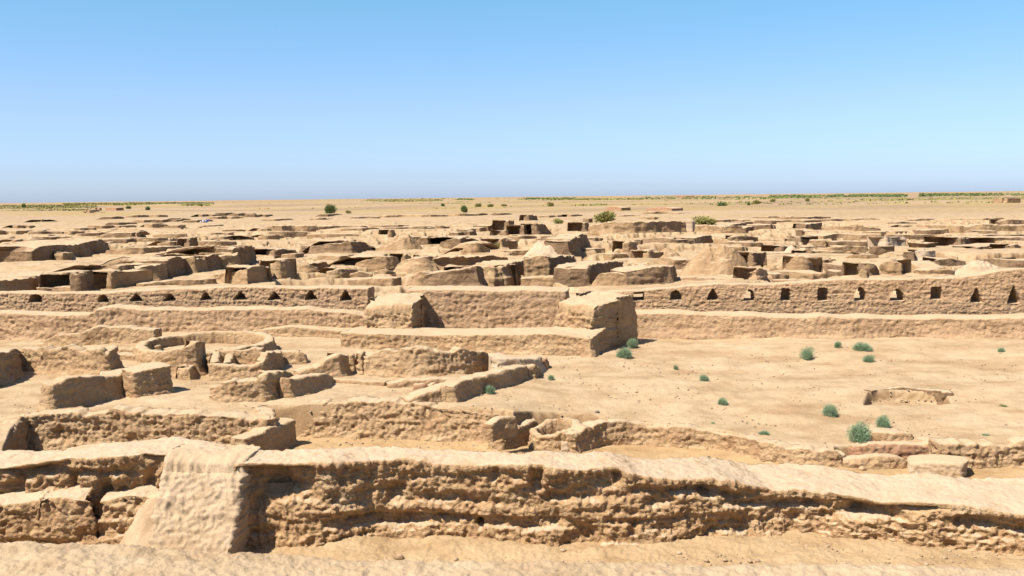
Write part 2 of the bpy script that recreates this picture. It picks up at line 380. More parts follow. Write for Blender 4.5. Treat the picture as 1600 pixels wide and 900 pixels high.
def gather(name, label, cat, objs, group=None):       # several meshes that are parts of one thing
    e = bpy.data.objects.new(name, None); COL.objects.link(e); e.location = objs[0].location; e.empty_display_size = .3
    for o in objs:
        for k in ('label', 'category', 'group', 'kind'):
            if k in o: del o[k]
        o.location = o.location - e.location; o.parent = e
    return tag(e, label, cat, group)
def hsh(i, j, k):
    v = np.sin(i * 127.1 + j * 311.7 + k * 74.7) * 43758.5453; return v - np.floor(v)
def dug_rooms(q):                      # excavated rooms: depth below the plateau, 0 on the walls between
    x = q[:, 0] + .7 * fbm(q, .12, 2, 0, 3.) + .12 * fbm(q, 1.1, 2); y = q[:, 1] + .9 * fbm(q, .10, 2, 0, 8.) + .14 * fbm(q, 1.3, 2)
    a = .16; u = x * math.cos(a) + y * math.sin(a); v = -x * math.sin(a) + y * math.cos(a)
    D = np.zeros(len(q))
    for lay, (cu, cv, pr) in enumerate(((9.5, 4.3, .72), (4.2, 2.7, .36))):
        j = np.floor(v / cv); uu = u + hsh(j, 0, lay) * cu; i = np.floor(uu / cu)
        fu = uu - i * cu; fv = v - j * cv; t = .28 + .3 * hsh(i, j, 5 + lay)
        right = hsh(i, j, 9) < .3
        e = np.minimum(np.minimum(fu - t, np.where(right, 9, cu - fu)), np.minimum(fv - t, cv - fv))
        on = hsh(i, j, lay + 1) < pr; dep = .28 + .62 * hsh(i, j, lay + 2)
        D = np.maximum(D, on * dep * sst(-.04, .14, e))
    return D
def build_ground():
    ys = list(np.linspace(-6, 12, 10)[:-1]); y = 12.0
    while y < 12500:
        ys.append(y); st = .032 if y < 20.5 else max(.04, y * y / 6000 * .62)
        if 44 < y < 135: st = min(st, .14 + .16 * max(0, (y - 60) / 60))
        y += st
    ys = np.array(ys)
    us = np.concatenate([-np.linspace(3.2, .78, 12)[:-1], np.linspace(-.74, .74, 1350), np.linspace(.78, 3.2, 12)[1:]])
    YY, UU = np.meshgrid(ys, us, indexing='ij'); XX = UU * (YY + 6)
    X, Y = XX.ravel(), YY.ravel(); Z = G(X, Y)
    P = np.stack([X, Y, np.zeros_like(X)], 1)
    n = np.interp(X, nx, ny); f = np.interp(X, fx, fy)
    near = sst(16.6, 15.2, Y); tr = (Y > 15.2) & (Y < f + .6); l3 = sst(n + 1.5, n + 8, Y); far = sst(120, 260, Y)
    rm = np.zeros_like(X)
    for r in ROOMS:
        bb = (X > r[:, 0].min() - 1) & (X < r[:, 0].max() + 1) & (Y > r[:, 1].min() - 1) & (Y < r[:, 1].max() + 1)
        s = sdf(r, X[bb], Y[bb]); rm[bb] = np.maximum(rm[bb], sst(.15, .0, s))
    c2 = (1 - l3) * (1 - near) * (~tr) * (1 - rm)
    nn = Y < 60
    d = np.zeros_like(X, dtype=np.float32); q = P[nn]
    d[nn] += .045 * fbm(q, .5, 3) * (1 - near[nn] * .3) + .016 * fbm(q, 3.2, 3) + .010 * np.maximum(ridge(q, (1.6, 2.2, 1), 4, 0, 21.), -.4)
    nb = Y < 22; q = P[nb]
    d[nb] += (.014 * ridge(q, 2.6, 5) * near[nb] + .025 * fbm(q, 5.5, 3) * near[nb] + .03 * fbm(q, 1.7, 2) * near[nb] + (.045 * fbm(q, 1.1, 3) + .02 * np.maximum(ridge(q, 4., 3), 0)) * tr[nb] + .008 * fbm(q, 14, 3) + .008 * np.maximum(ridge(q, 11, 2), 0) * near[nb])
    # talus of fallen sand along the foot of the front wall
    px_, _ = proj(np.stack([X[nb], Y[nb], np.zeros(nb.sum())], 1))
    tal = np.interp(px_, [380, 500, 560, 700, 900, 1100, 1250, 1400, 1700], [0, .05, .12, .10, .04, .03, .02, .02, .02])
    d[nb] += tal * sst(f[nb] - 1.2, f[nb] - .1, Y[nb]) * (Y[nb] < f[nb] + .3)
    m3 = (Y > 40) & (Y < 330); q = P[m3]; a = l3[m3] * (.25 + .75 * sst(120, 70, Y[m3])) * sst(320, 200, Y[m3])
    v = 4.2 * fbm(q, (.11, .17, 1), 4) + 20; fl = np.floor(v)
    lm = 1 - .75 * ((X[m3] < -8) & (Y[m3] < 75)); rr = sst(0, 12, X[m3]) * sst(120, 60, Y[m3])
    d[m3] += a * np.minimum(lm * (.24 * (fl - 20 + sst(.42, .58, v - fl)) + .05 * ridge(q, (.25, .6, 1), 5) + rr * .10 * ridge(q, (.6, .9, 1), 4, 0, 40.)), .16) + a * .04 * fbm(q, (1., 1.6, 1), 3)
    m5 = (Y > 43) & (Y < 165); q = P[m5]; px5 = X[m5] / Y[m5] * 1555 + 800
    ms = l3[m5] * sst(165, 110, Y[m5]) * (1 - ((px5 < 420) & (Y[m5] < 75) & (Y[m5] < 44 + 0 * px5)))
    ms = ms * sst(n[m5] + 3.0, n[m5] + 4.5, Y[m5]) * np.where((px5 < 430), sst(70, 84, Y[m5]), 1) * np.where((px5 > 1040) & (px5 < 1190), sst(60, 66, Y[m5]) , 1)
    dr = dug_rooms(q); d[m5] -= ms * (dr + (dr > .1) * (.10 * ridge(q, 1.3, 4, 0, 11.) + .05))
    m4 = Y > 120; q = P[m4]
    d[m4] += far[m4] * (1.1 * fbm(q, (.006, .01, 1), 3) + .25 * fbm(q, (.04, .05, 1), 3)) * sst(9000, 900, Y[m4])
    Z = Z + d
    o = mesh_obj('ground', np.stack([X, Y, Z], 1), grid_faces(len(ys), len(us)), 'ground')
    tag(o, 'bare sandy desert ground with sunken dig pits running to the horizon', 'ground', None, 'structure')
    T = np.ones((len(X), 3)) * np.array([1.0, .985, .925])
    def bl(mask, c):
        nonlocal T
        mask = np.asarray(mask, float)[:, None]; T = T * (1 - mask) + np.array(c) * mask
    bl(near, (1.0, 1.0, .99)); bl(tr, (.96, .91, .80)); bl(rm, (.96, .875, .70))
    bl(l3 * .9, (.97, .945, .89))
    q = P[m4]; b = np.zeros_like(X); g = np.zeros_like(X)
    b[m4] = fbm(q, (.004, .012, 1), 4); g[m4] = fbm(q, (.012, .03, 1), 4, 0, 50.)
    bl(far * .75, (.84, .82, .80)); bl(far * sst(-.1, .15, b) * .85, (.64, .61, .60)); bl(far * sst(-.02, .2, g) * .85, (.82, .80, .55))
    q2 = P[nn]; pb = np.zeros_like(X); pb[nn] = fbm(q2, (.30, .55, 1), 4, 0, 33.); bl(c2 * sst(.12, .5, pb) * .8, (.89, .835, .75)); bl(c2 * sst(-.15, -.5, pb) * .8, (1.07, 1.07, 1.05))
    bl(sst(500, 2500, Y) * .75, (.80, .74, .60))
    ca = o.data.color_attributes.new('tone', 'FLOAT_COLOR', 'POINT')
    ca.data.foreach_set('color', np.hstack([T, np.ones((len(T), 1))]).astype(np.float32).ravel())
    return o
build_ground()
def heap(name, label, px, pyb, wpx, ytop, m, cat='heap', depth=None, seed=0.0, rough=1.0, world=None):
    if world: X, Y, z, R, ry, H = world
    else: X, Y, z = UG(px, pyb, 3); R = wpx / 2 * Y / F; ry = depth or R * .9; Y += ry * .85; H = Utop(X, Y, ytop) - z
    n = 90; a = np.linspace(0, 2 * math.pi, 120, endpoint=False); r = np.linspace(0, 1, n)
    AA, RR = np.meshgrid(a, r, indexing='ij'); xx = X + R * RR * np.cos(AA); yy = Y + ry * RR * np.sin(AA)
    q = np.stack([xx.ravel(), yy.ravel(), np.full(xx.size, seed)], 1)
    prof = (1 - RR ** 1.7) ** 1.1
    zz = z - .15 + (H + .15) * prof * (1 + .35 * fbm(q, .45, 3).reshape(RR.shape)) + (rough * min(1, R / 1.5) * (.12 * ridge(q, 1.1, 3) + .06 * fbm(q, 4, 2))).reshape(RR.shape) * (1 - RR ** 4)
    P = np.stack([xx, yy, zz], -1).reshape(-1, 3); Fc = grid_faces(121, n) % (120 * n)
    o = mesh_obj(name, P, Fc, m, origin=np.array([X, Y, z])); return tag(o, label, cat)
# ------------------------------------------------------------------ FRONT WALL
FW = 'mudbrick_wall'
wall(FW, 'long thick foreground mudbrick wall with pale flat top and deeply eroded ochre face', [(372, 721, 856, 1.0), (450, 722, 854, .95), (520, 720, 851, .9), (580, 719, 840, .85), (700, 720, 842, .85), (860, 726, 851, .9), (960, 732, 848, 1.1), (1060, 744, 843, 1.35), (1200, 762, 832, 1.7), (1270, 768, 833, 1.8), (1400, 782, 846, 1.9), (1500, 792, 856, 2.0), (1600, 800, 862, 2.2), (1850, 815, 872, 2.4)],
     zb=0, m='ochre', cav=.26, hollows=[(430, 752, 62, 26, .34), (420, 800, 34, 62, .22), (620, 768, 15, 14, .25), (690, 778, 40, 9, .15), (770, 745, 6, 14, .12), (838, 748, 9, 17, .28), (905, 775, 55, 8, .18), (965, 744, 8, 12, .22), (1030, 782, 22, 9, .2), (1105, 772, 9, 6, .3), (1200, 786, 70, 6, .2), (1345, 768, 32, 8, .2), (1430, 794, 70, 8, .22), (748, 818, 5, 6, .3)], under=[(380, 0), (900, .02), (1060, .18), (1150, .24), (1500, .24), (1700, .22)], belt=[(500, 0), (560, .10), (850, .10), (930, 0)], batter=.10, rise=.04, rnd=.10, chaik=0, amp=1.0, lip=.05)
wall(FW, 'eroded upper wall left of the foreground buttress, with dark hollows and pale crest', [(-230, 730, 846), (0, 727, 845), (100, 718, 845), (180, 711, 845), (262, 708, 845), (330, 710, 845, 1.0), (376, 717, 847, .8)], zb=0, th=1.25, m='ochre', cav=.30, batter=.03, chaik=0, lip=.05, hollows=[(20, 765, 14, 20, .22), (62, 784, 26, 7, .2), (116, 764, 8, 20, .32), (160, 764, 10, 20, .18), (232, 758, 10, 16, .22), (205, 790, 40, 8, .25), (262, 776, 16, 12, .5), (80, 738, 160, 6, .12)])
wall('earth_bench', 'low rounded mudbrick ledge at the bottom left corner below the upper wall', [(-230, 788, 858), (0, 786, 859), (80, 780, 859), (146, 784, 861), (150, 786, 854)], zb=0, th=1.0, m='ochre', cav=.16, batter=.12, rise=.1, cat='ledge', hollows=[(60, 850, 60, 7, .2), (118, 838, 16, 12, .12)])
wall('earth_bench', 'broken lump of mudbrick ledge between the bottom left ledge and the pale buttress', [(160, 782, 856), (200, 778, 857), (262, 781, 857)], zb=0, th=.9, m='ochre', cav=.25, batter=.25, rise=.05, cat='ledge')
def buttress():
    x0, y0 = U(270, 850, 0); x1, _ = U(384, 850, 0); zt = Utop(x0, y0, 712)
    w = [(x0, y0 - .06, -.1, zt, 1.2), ((x0 + x1) / 2, y0 - .06, -.1, zt - .02, 1.2), (x1 + .03, y0 - .06, -.1, zt - .08, 1.2)]
    wall('buttress', 'pale sloping buttress projecting from the foreground wall, lit on its front', None, world=w, m='soft', batter=.88, amp=.85, rnd=.22, chaik=.1, cat='buttress', th=1.2, seed=3.1, cav=.02)
    cx, cy = U(262, 860, 0)
    heap('earth_mound', 'slope of fallen sand at the lower left foot of the pale buttress', cx, cy, 0, 0, 'soft', cat='mound', seed=9., world=(cx - .15, cy + .1, -.05, 1.0, .95, .95))
buttress()
# ------------------------------------------------------------------ ROOMS BEHIND THE FRONT WALL
wall(FW, 'rough back wall of the sunken room at lower left, under a pale rounded crest', [(44, 648, 709), (100, 645, 707), (200, 643, 707), (300, 647, 707), (400, 657, 707), (420, 660, 707)], zb=.3, th=.55, m='tan', cav=.10, seed=1)
wall(FW, 'short shaded stub closing the left end of the lower left sunken room', [(4, 712, 738), (22, 672, 724), (34, 651, 713), (50, 650, 706)], zb=.3, th=.35, m='tan', seed=2)
wall(FW, 'shaded cross wall with sunlit top at the right end of the lower left room', [(386, 686, 723), (424, 671, 709.5), (461, 657, 697)], zb=.3, th=.5, m='tan', seed=3, batter=.04, amp=.5, chaik=0)
wall(FW, 'short textured side wall joining the left room back wall to the long crumbling retaining wall', [(432, 652, 704), (425, 642, 694), (419, 636, 684)], zb=.3, th=.4, m='tan', seed=3.5, chaik=0)
wall('mudbrick_pad', 'small pale square brick pad on the floor of the lower left room', [(312, 695, 712), (346, 694, 712), (350, 690, 706)], zb=.3, th=.5, m='pale', cat='brick pad', seed=4)
wall(FW, 'long crumbling retaining wall with brown crest behind the cross wall, left of centre', [(296, 629, 676), (380, 631, 677), (465, 634, 680), (540, 629, 681), (575, 626, 682), (640, 630, 684), (700, 638, 687), (794, 650, 691)], zb=.3, th=.5, m='tan', cav=.16, seed=5, batter=.2, chaik=0)
wall(FW, 'short curved kerb of mud at the left lip of the small round pit', [(768, 662, 667), (782, 652, 662), (806, 650, 658)], lv=2, th=.25, m='tan', seed=6)
wall(FW, 'curved inner wall of the small shaded round pit beside the oven ring', [(786, 672, 704), (800, 668, 700), (816, 661, 694), (838, 655, 685)], zb=.3, th=.5, m='tan', seed=7, batter=.02)
def ring(name, label, px, py, zb, rx, ry, h, th, hvar=0, n=16, a0=0, tilt=0, **k):
    X, Y = U(px, py, zb); pts = []
    for i in range(n):
        a = a0 + 2 * math.pi * i / n
        pts.append((X + rx * math.cos(a), Y + ry * math.sin(a), zb, zb + h + hvar * math.cos(a - tilt), th))
    return wall(name, label, None, world=pts, closed=True, th=th, **k)
ring('oven_ring', 'pale rounded ring of a clay oven beside the small round pit', 868, 697, .3, .62, .62, .50, .22, hvar=.12, tilt=.5, m='tan', cat='oven', seed=8, batter=.08)
wall(FW, 'long low retaining wall descending rightwards from the oven ring below the sandy court', [(898, 676, 708), (912, 668, 704), (938, 659, 697), (1000, 662, 692), (1060, 668, 698), (1130, 675, 704), (1200, 692, 722), (1270, 706, 731), (1312, 707, 731), (1318, 708, 727)], zb=.3, th=.45, m='tan', cav=.12, seed=9, amp=1.1)
wall('mudbrick_stub', 'tiny pale pillar standing in the shadow right of the oven ring', [(878, 692, 708), (889, 692, 708), (892, 692, 704)], zb=.3, th=.15, m='pale', cat='pillar', seed=10, chaik=.1)
wall('brick_block', 'small low block beside the biggest green bush', [(1358, 676, 688), (1376, 675, 688), (1424, 677, 687), (1426, 676, 683)], lv=2, th=.55, m='tan', cat='block', seed=11)
wall('brick_wall', 'red-brown burnt brick wall with rounded pale top near the right edge', [(1333, 699, 722), (1345, 695, 723), (1410, 690, 723), (1445, 691, 723), (1484, 698, 724), (1496, 700, 722)], zb=.3, th=.7, m='brick', seed=12, cav=.1, rnd=.07)
wall(FW, 'dark-faced low wall with a flat pale top in front of the red brick wall', [(1322, 718, 731), (1350, 716, 732), (1372, 713, 733), (1410, 716, 732), (1422, 723, 731)], zb=.3, th=.38, m='tan', seed=13, cav=.1)
wall('earth_slab', 'broad flat slab of pale earth with a shaded crumbling right end', [(1424, 721, 738), (1460, 722, 742), (1500, 724, 747)], zb=.3, th=.75, m='soft', cat='slab', seed=14)
wall(FW, 'dark rough pit wall at the right edge above an orange sandy floor', [(1466, 692, 730), (1500, 690, 730), (1560, 688, 728), (1640, 686, 728), (1850, 684, 730)], zb=.3, th=.5, m='tan', cav=.2, seed=15, amp=1.2)
_w = []
for a_, b_ in ((1362, 612), (1372, 609.5), (1400, 608), (1440, 609.5), (1466, 612), (1474, 616)):
    X, Y, z = UG(a_, b_, 2); _w.append((X, Y, z - .34, z + .03, .3))
wall('earth_cut', 'dark back face of a shallow pit in the open court above the green bushes', None, world=_w, m='dark', cat='pit edge', seed=16, rnd=.04, batter=.04)  # shade under the pit lip is painted in with the dark material
# ------------------------------------------------------------------ LEFT CLUSTER
wall(FW, 'tall shaded wall end at the left edge of the photo, middle height', [(-90, 566, 622), (0, 549, 600), (24, 545, 588), (37, 546, 574)], lv=2, th=.7, seed=20)
wall(FW, 'straight rough wall with squared right end beside the left edge wall', [(34, 544, 579), (100, 543, 583), (150, 546, 586), (168, 552, 587), (177, 546, 583), (185, 542, 576)], lv=2, th=.45, seed=21)
wall(FW, 'smooth shaded standing wall with rough lit left end, lower left', [(66, 598, 641), (80, 602, 644), (104, 593, 640), (130, 589, 634), (166, 587, 625), (192, 585, 618)], lv=2, th=.5, seed=22, amp=.55, batter=.03)
wall('mudbrick_block', 'big smooth shaded mudbrick block joined to the lower left standing wall', [(212, 582, 622), (240, 576, 618), (268, 571, 613)], lv=2, th=.95, cat='block', seed=23, amp=.9, batter=.03, chaik=.1)
wall(FW, 'low pale wall top dotted with brick ends behind the big shaded block', [(160, 584, 592), (200, 579, 590), (222, 576, 588), (255, 570, 584)], lv=2, th=.8, m='pale', seed=24)
wall(FW, 'tall smooth curved shaded wall left of the two clay bins', [(232, 567, 583), (242, 558, 584), (262, 549, 586), (290, 541, 586), (312, 533, 585), (322, 534, 576)], lv=2, th=.5, seed=25, amp=.5, batter=.03)
wall('mudbrick_step', 'small step block at the foot of the tall curved wall', [(280, 574, 592), (300, 574, 593), (305, 572, 586)], lv=2, th=.5, cat='step', seed=26)
wall(FW, 'curving wall with dark left face at the back left, below the niche wall', [(62, 533, 541), (84, 525, 541), (110, 521, 541), (128, 519, 540), (150, 511, 538), (180, 510, 536), (240, 514, 536)], lv=2, th=.5, seed=27)
ring('mudbrick_ring', 'large round enclosure with low worn rim behind the tall curved wall', 322, 548, 1.30, 2.35, 2.2, .34, .38, hvar=.06, tilt=1.2, seed=28, cat='enclosure', batter=.12)
wall(FW, 'thin low wall running left from the round enclosure', [(142, 543, 552), (180, 545, 554), (215, 545, 553), (250, 540, 549)], lv=2, th=.35, seed=29)
wall(FW, 'short low wall lying between the squared wall end and the tall curved wall', [(184, 552, 562), (215, 553, 563), (240, 548, 560)], lv=2, th=.5, seed=30)
# bins
_b0 = wall('front_wall', None, [(328, 570, 592), (360, 571, 592), (395, 574, 591), (412, 563, 590), (422, 550, 585), (437, 549, 577), (440, 551, 568)], lv=2, th=.30, m='tan', cat=None, seed=31, chaik=.12)
_b1 = wall('side_wall', None, [(343, 566, 588), (345, 548, 571)], lv=2, th=.3, m='tan', cat=None, seed=32)
_b2 = wall('divider', None, [(362, 566, 587), (366, 549, 571)], lv=2, th=.28, m='tan', cat=None, seed=33)
_b3 = wall('back_wall', None, [(338, 546, 572), (370, 546, 572), (408, 546, 571)], lv=2, th=.35, m='tan', cat=None, seed=34)
gather('clay_bins', 'pair of clay bins, one small and one large, with pale worn rims', 'bins', [_b0, _b1, _b2, _b3])
wall(FW, 'rough wall with smooth shaded right half in front of the clay bins', [(330, 603, 624), (352, 600, 627), (400, 592, 625), (417, 584, 625), (440, 580, 618), (456, 579, 611)], lv=2, th=.42, seed=35, batter=.05)
wall(FW, 'low shaded curved wall continuing right from the wall in front of the bins', [(455, 592, 622), (480, 589, 615), (508, 584, 607), (519, 586, 600)], lv=2, th=.40, seed=36, amp=.6)
wall(FW, 'pale sloping wall ending in a tall dark shaded face, right of the clay bins', [(470, 580, 594), (500, 573, 591), (514, 560, 590), (534, 552, 589), (544, 556, 584)], lv=2, th=.6, seed=37, amp=.6)
wall(FW, 'rough low wall behind the clay bins leading toward the two posts', [(430, 548, 566), (475, 550, 567), (478, 552, 563)], lv=2, th=.4, seed=38)
wall('clay_post', 'left one of two leaning clay posts', [(546, 554, 579), (552, 553, 579), (556, 556, 574)], lv=2, th=.22, cat='post', seed=39, chaik=.1)
wall('clay_post', 'right one of two leaning clay posts, with a dark shaded side', [(558, 555, 583), (566, 553, 585), (574, 552, 578)], lv=2, th=.25, cat='post', seed=40, chaik=.1)
wall(FW, 'very low straight kerb of mud right of the curved wall in front of the bins', [(518, 592, 599), (560, 595, 602), (600, 597, 604)], lv=2, th=.28, seed=41)
wall(FW, 'long curved back wall of the oval court at the centre', [(572, 553, 586), (600, 548, 587), (640, 545, 589), (680, 545, 588), (730, 547, 584), (760, 550, 578), (782, 556, 572)], lv=2, th=.5, seed=42, cav=.08, batter=.18)
wall(FW, 'broad pale wall corner at the right end of the oval court', [(778, 560, 590), (800, 560, 590), (820, 562, 589), (838, 561, 585), (846, 558, 577)], lv=2, th=1.0, m='pale', seed=43)
wall(FW, 'long diagonal front wall of the oval court with smooth shaded outer face', [(712, 603, 628), (722, 595, 624), (750, 589, 615), (780, 582, 607), (806, 575, 600), (824, 571, 593)], lv=2, th=.5, seed=44, amp=.6, batter=.04)
wall(FW, 'wedge of wall with a shaded triangular face at the near corner of the oval court', [(640, 624, 632), (655, 617, 631), (690, 607, 626), (716, 599, 621), (722, 598, 614)], lv=2, th=.55, seed=45, amp=.6, batter=.04)
wall(FW, 'low crumbling near wall of the oval court left of its shaded wedge', [(608, 600, 607), (640, 593, 605), (680, 592, 604), (712, 592, 602)], lv=2, th=.4, seed=46)
wall('brick_pile', 'small heap of reddish burnt bricks inside the near corner of the oval court', [(648, 601, 614), (664, 600, 614), (672, 605, 612), (682, 599, 609)], lv=2, th=.22, m='brick', cat='bricks', seed=47)
wall('clay_post', 'small square post standing alone at the right end of the oval court', [(838, 560, 574), (852, 560, 576), (856, 560, 572)], lv=2, th=.25, m='brick', cat='post', seed=48, chaik=.1)
wall('clay_post', 'dark leaning lump at the foot of the pale corner of the oval court', [(826, 572, 592), (836, 568, 592), (842, 572, 586)], lv=2, th=.3, cat='post', seed=49, chaik=.1)
# ------------------------------------------------------------------ TERRACES AND NICHE WALLS
wall('terrace', 'low terrace with brown front in front of the central tower wall', [(534, 521, 545), (600, 523, 547), (680, 522, 546), (740, 526, 549), (800, 523, 551), (860, 523, 553), (905, 526, 555), (924, 528, 557), (934, 521, 551), (948, 512, 543)], zb=1.17, th=1.9, cat='terrace', seed=50, batter=.12, cav=.08, chaik=.1, m='tan')
wall('terrace', 'narrow low terrace left of the central one, below the left niche wall', [(396, 517, 526), (450, 510, 527), (500, 514, 527), (536, 518, 528)], zb=1.25, th=1.6, cat='terrace', seed=51)
wall('terrace', 'long lower terrace running under the left row of niches', [(-260, 490, 531), (0, 488, 530), (100, 493, 530), (140, 491, 529), (152, 484, 529), (180, 481, 528), (320, 483, 527), (480, 484, 526), (545, 488, 525), (576, 494, 525)], zb=1.17, th=.85, rise=.04, cat='terrace', seed=52, m='pink', batter=.18, amp=.8, chaik=0)
wall('terrace', 'long lower terrace running under the right row of niches', [(976, 490, 523), (1050, 491, 524), (1150, 493, 526), (1250, 496, 527), (1330, 497, 527), (1430, 498, 526), (1530, 497, 527), (1600, 497, 528), (1850, 498, 530)], zb=1.17, th=1.0, rise=.05, cat='terrace', seed=53, m='pink', batter=.14, amp=.8, chaik=0)
nl = [(55, 459, 473, 19, 'a'), (161, 461, 473, 17, 'a'), (213, 459, 471, 19, 't'), (265, 459, 471, 20, 't'), (322, 457, 469, 17, 't'), (375, 456, 469, 20, 't'), (429, 456, 469, 19, 't'), (485, 454, 469, 20, 't'), (540, 454, 470, 18, 't')]
wall('niche_wall', 'long wall with a row of small dark triangular niches, left of the central tower', [(-260, 459, 519), (0, 458, 518), (160, 459, 518), (192, 456, 518), (224, 454, 518), (270, 452, 518), (320, 450, 518), (450, 449, 518), (576, 450, 518)], zb=1.17, th=1.1, niches=[n + (False,) for n in nl], cat='wall', m='pink', ds=.028, batter=.08, chaik=0, seed=54, lip=.0, amp=.5)
nr = [(998, 455, 469, 14, 'r', True), (1056, 455, 468, 15, 'a', True), (1114, 452, 468, 15, 't', False), (1171, 454, 469, 15, 'a', True), (1228, 452, 469, 13, 'r', True), (1286, 451, 469, 14, 'r', True), (1344, 450, 469, 15, 'a', True), (1402, 453, 469, 18, 'a', True), (1463, 450, 467, 15, 'r', True), (1525, 451, 472, 14, 't', False), (1584, 449, 473, 15, 't', False)]
wall('niche_wall', 'long wall with small niches, some open right through, right of the central tower', [(952, 456, 517), (1000, 454, 517), (1056, 449, 517), (1120, 444, 517), (1200, 444, 517), (1250, 442, 517), (1290, 438, 517), (1400, 436, 517), (1500, 434, 517), (1530, 429, 517), (1560, 423, 517), (1600, 421, 517), (1850, 416, 517)], zb=1.17, th=.8, niches=[(a, b - 1, c + 1, d * 1.12, e, f and i in (0, 3, 6, 7)) for i, (a, b, c, d, e, f) in enumerate(nr)], cat='wall', m='pink', ds=.028, batter=.08, chaik=0, seed=55, amp=.42)
wall('tower_wall', 'tall flat rough wall between the two pale central buttresses', [(640, 453, 522), (700, 453, 522), (800, 454, 522), (884, 455, 522)], zb=1.17, th=1.6, cat='wall', m='pink', batter=.08, chaik=0, seed=56, rise=.03, amp=.6)
def tower(x0, x1, ytop, label, seed, yb, side=None):
    a, b = U(x0, yb - (side or 0), 1.17), U(x1, yb, 1.17); zt = Utop(b[0], b[1], ytop)
    w = [(a[0], a[1], 1.1, zt, 2.7), ((a[0] + b[0]) / 2, (a[1] + b[1]) / 2, 1.1, zt + .03, 2.7), (b[0], b[1], 1.1, zt, 2.7)]
    return wall('buttress', label, None, world=w, m='tan', cat='buttress', batter=.24, rnd=.30, rise=.20, chaik=.08, seed=seed, cav=.08, amp=1.25)
tower(574, 645, 478, 'left one of the two pale sloping buttresses of the central tower wall', 57, 536)
tower(872, 928, 479, 'right one of the two central buttresses, with a deep shaded right side', 58, 545, side=6)
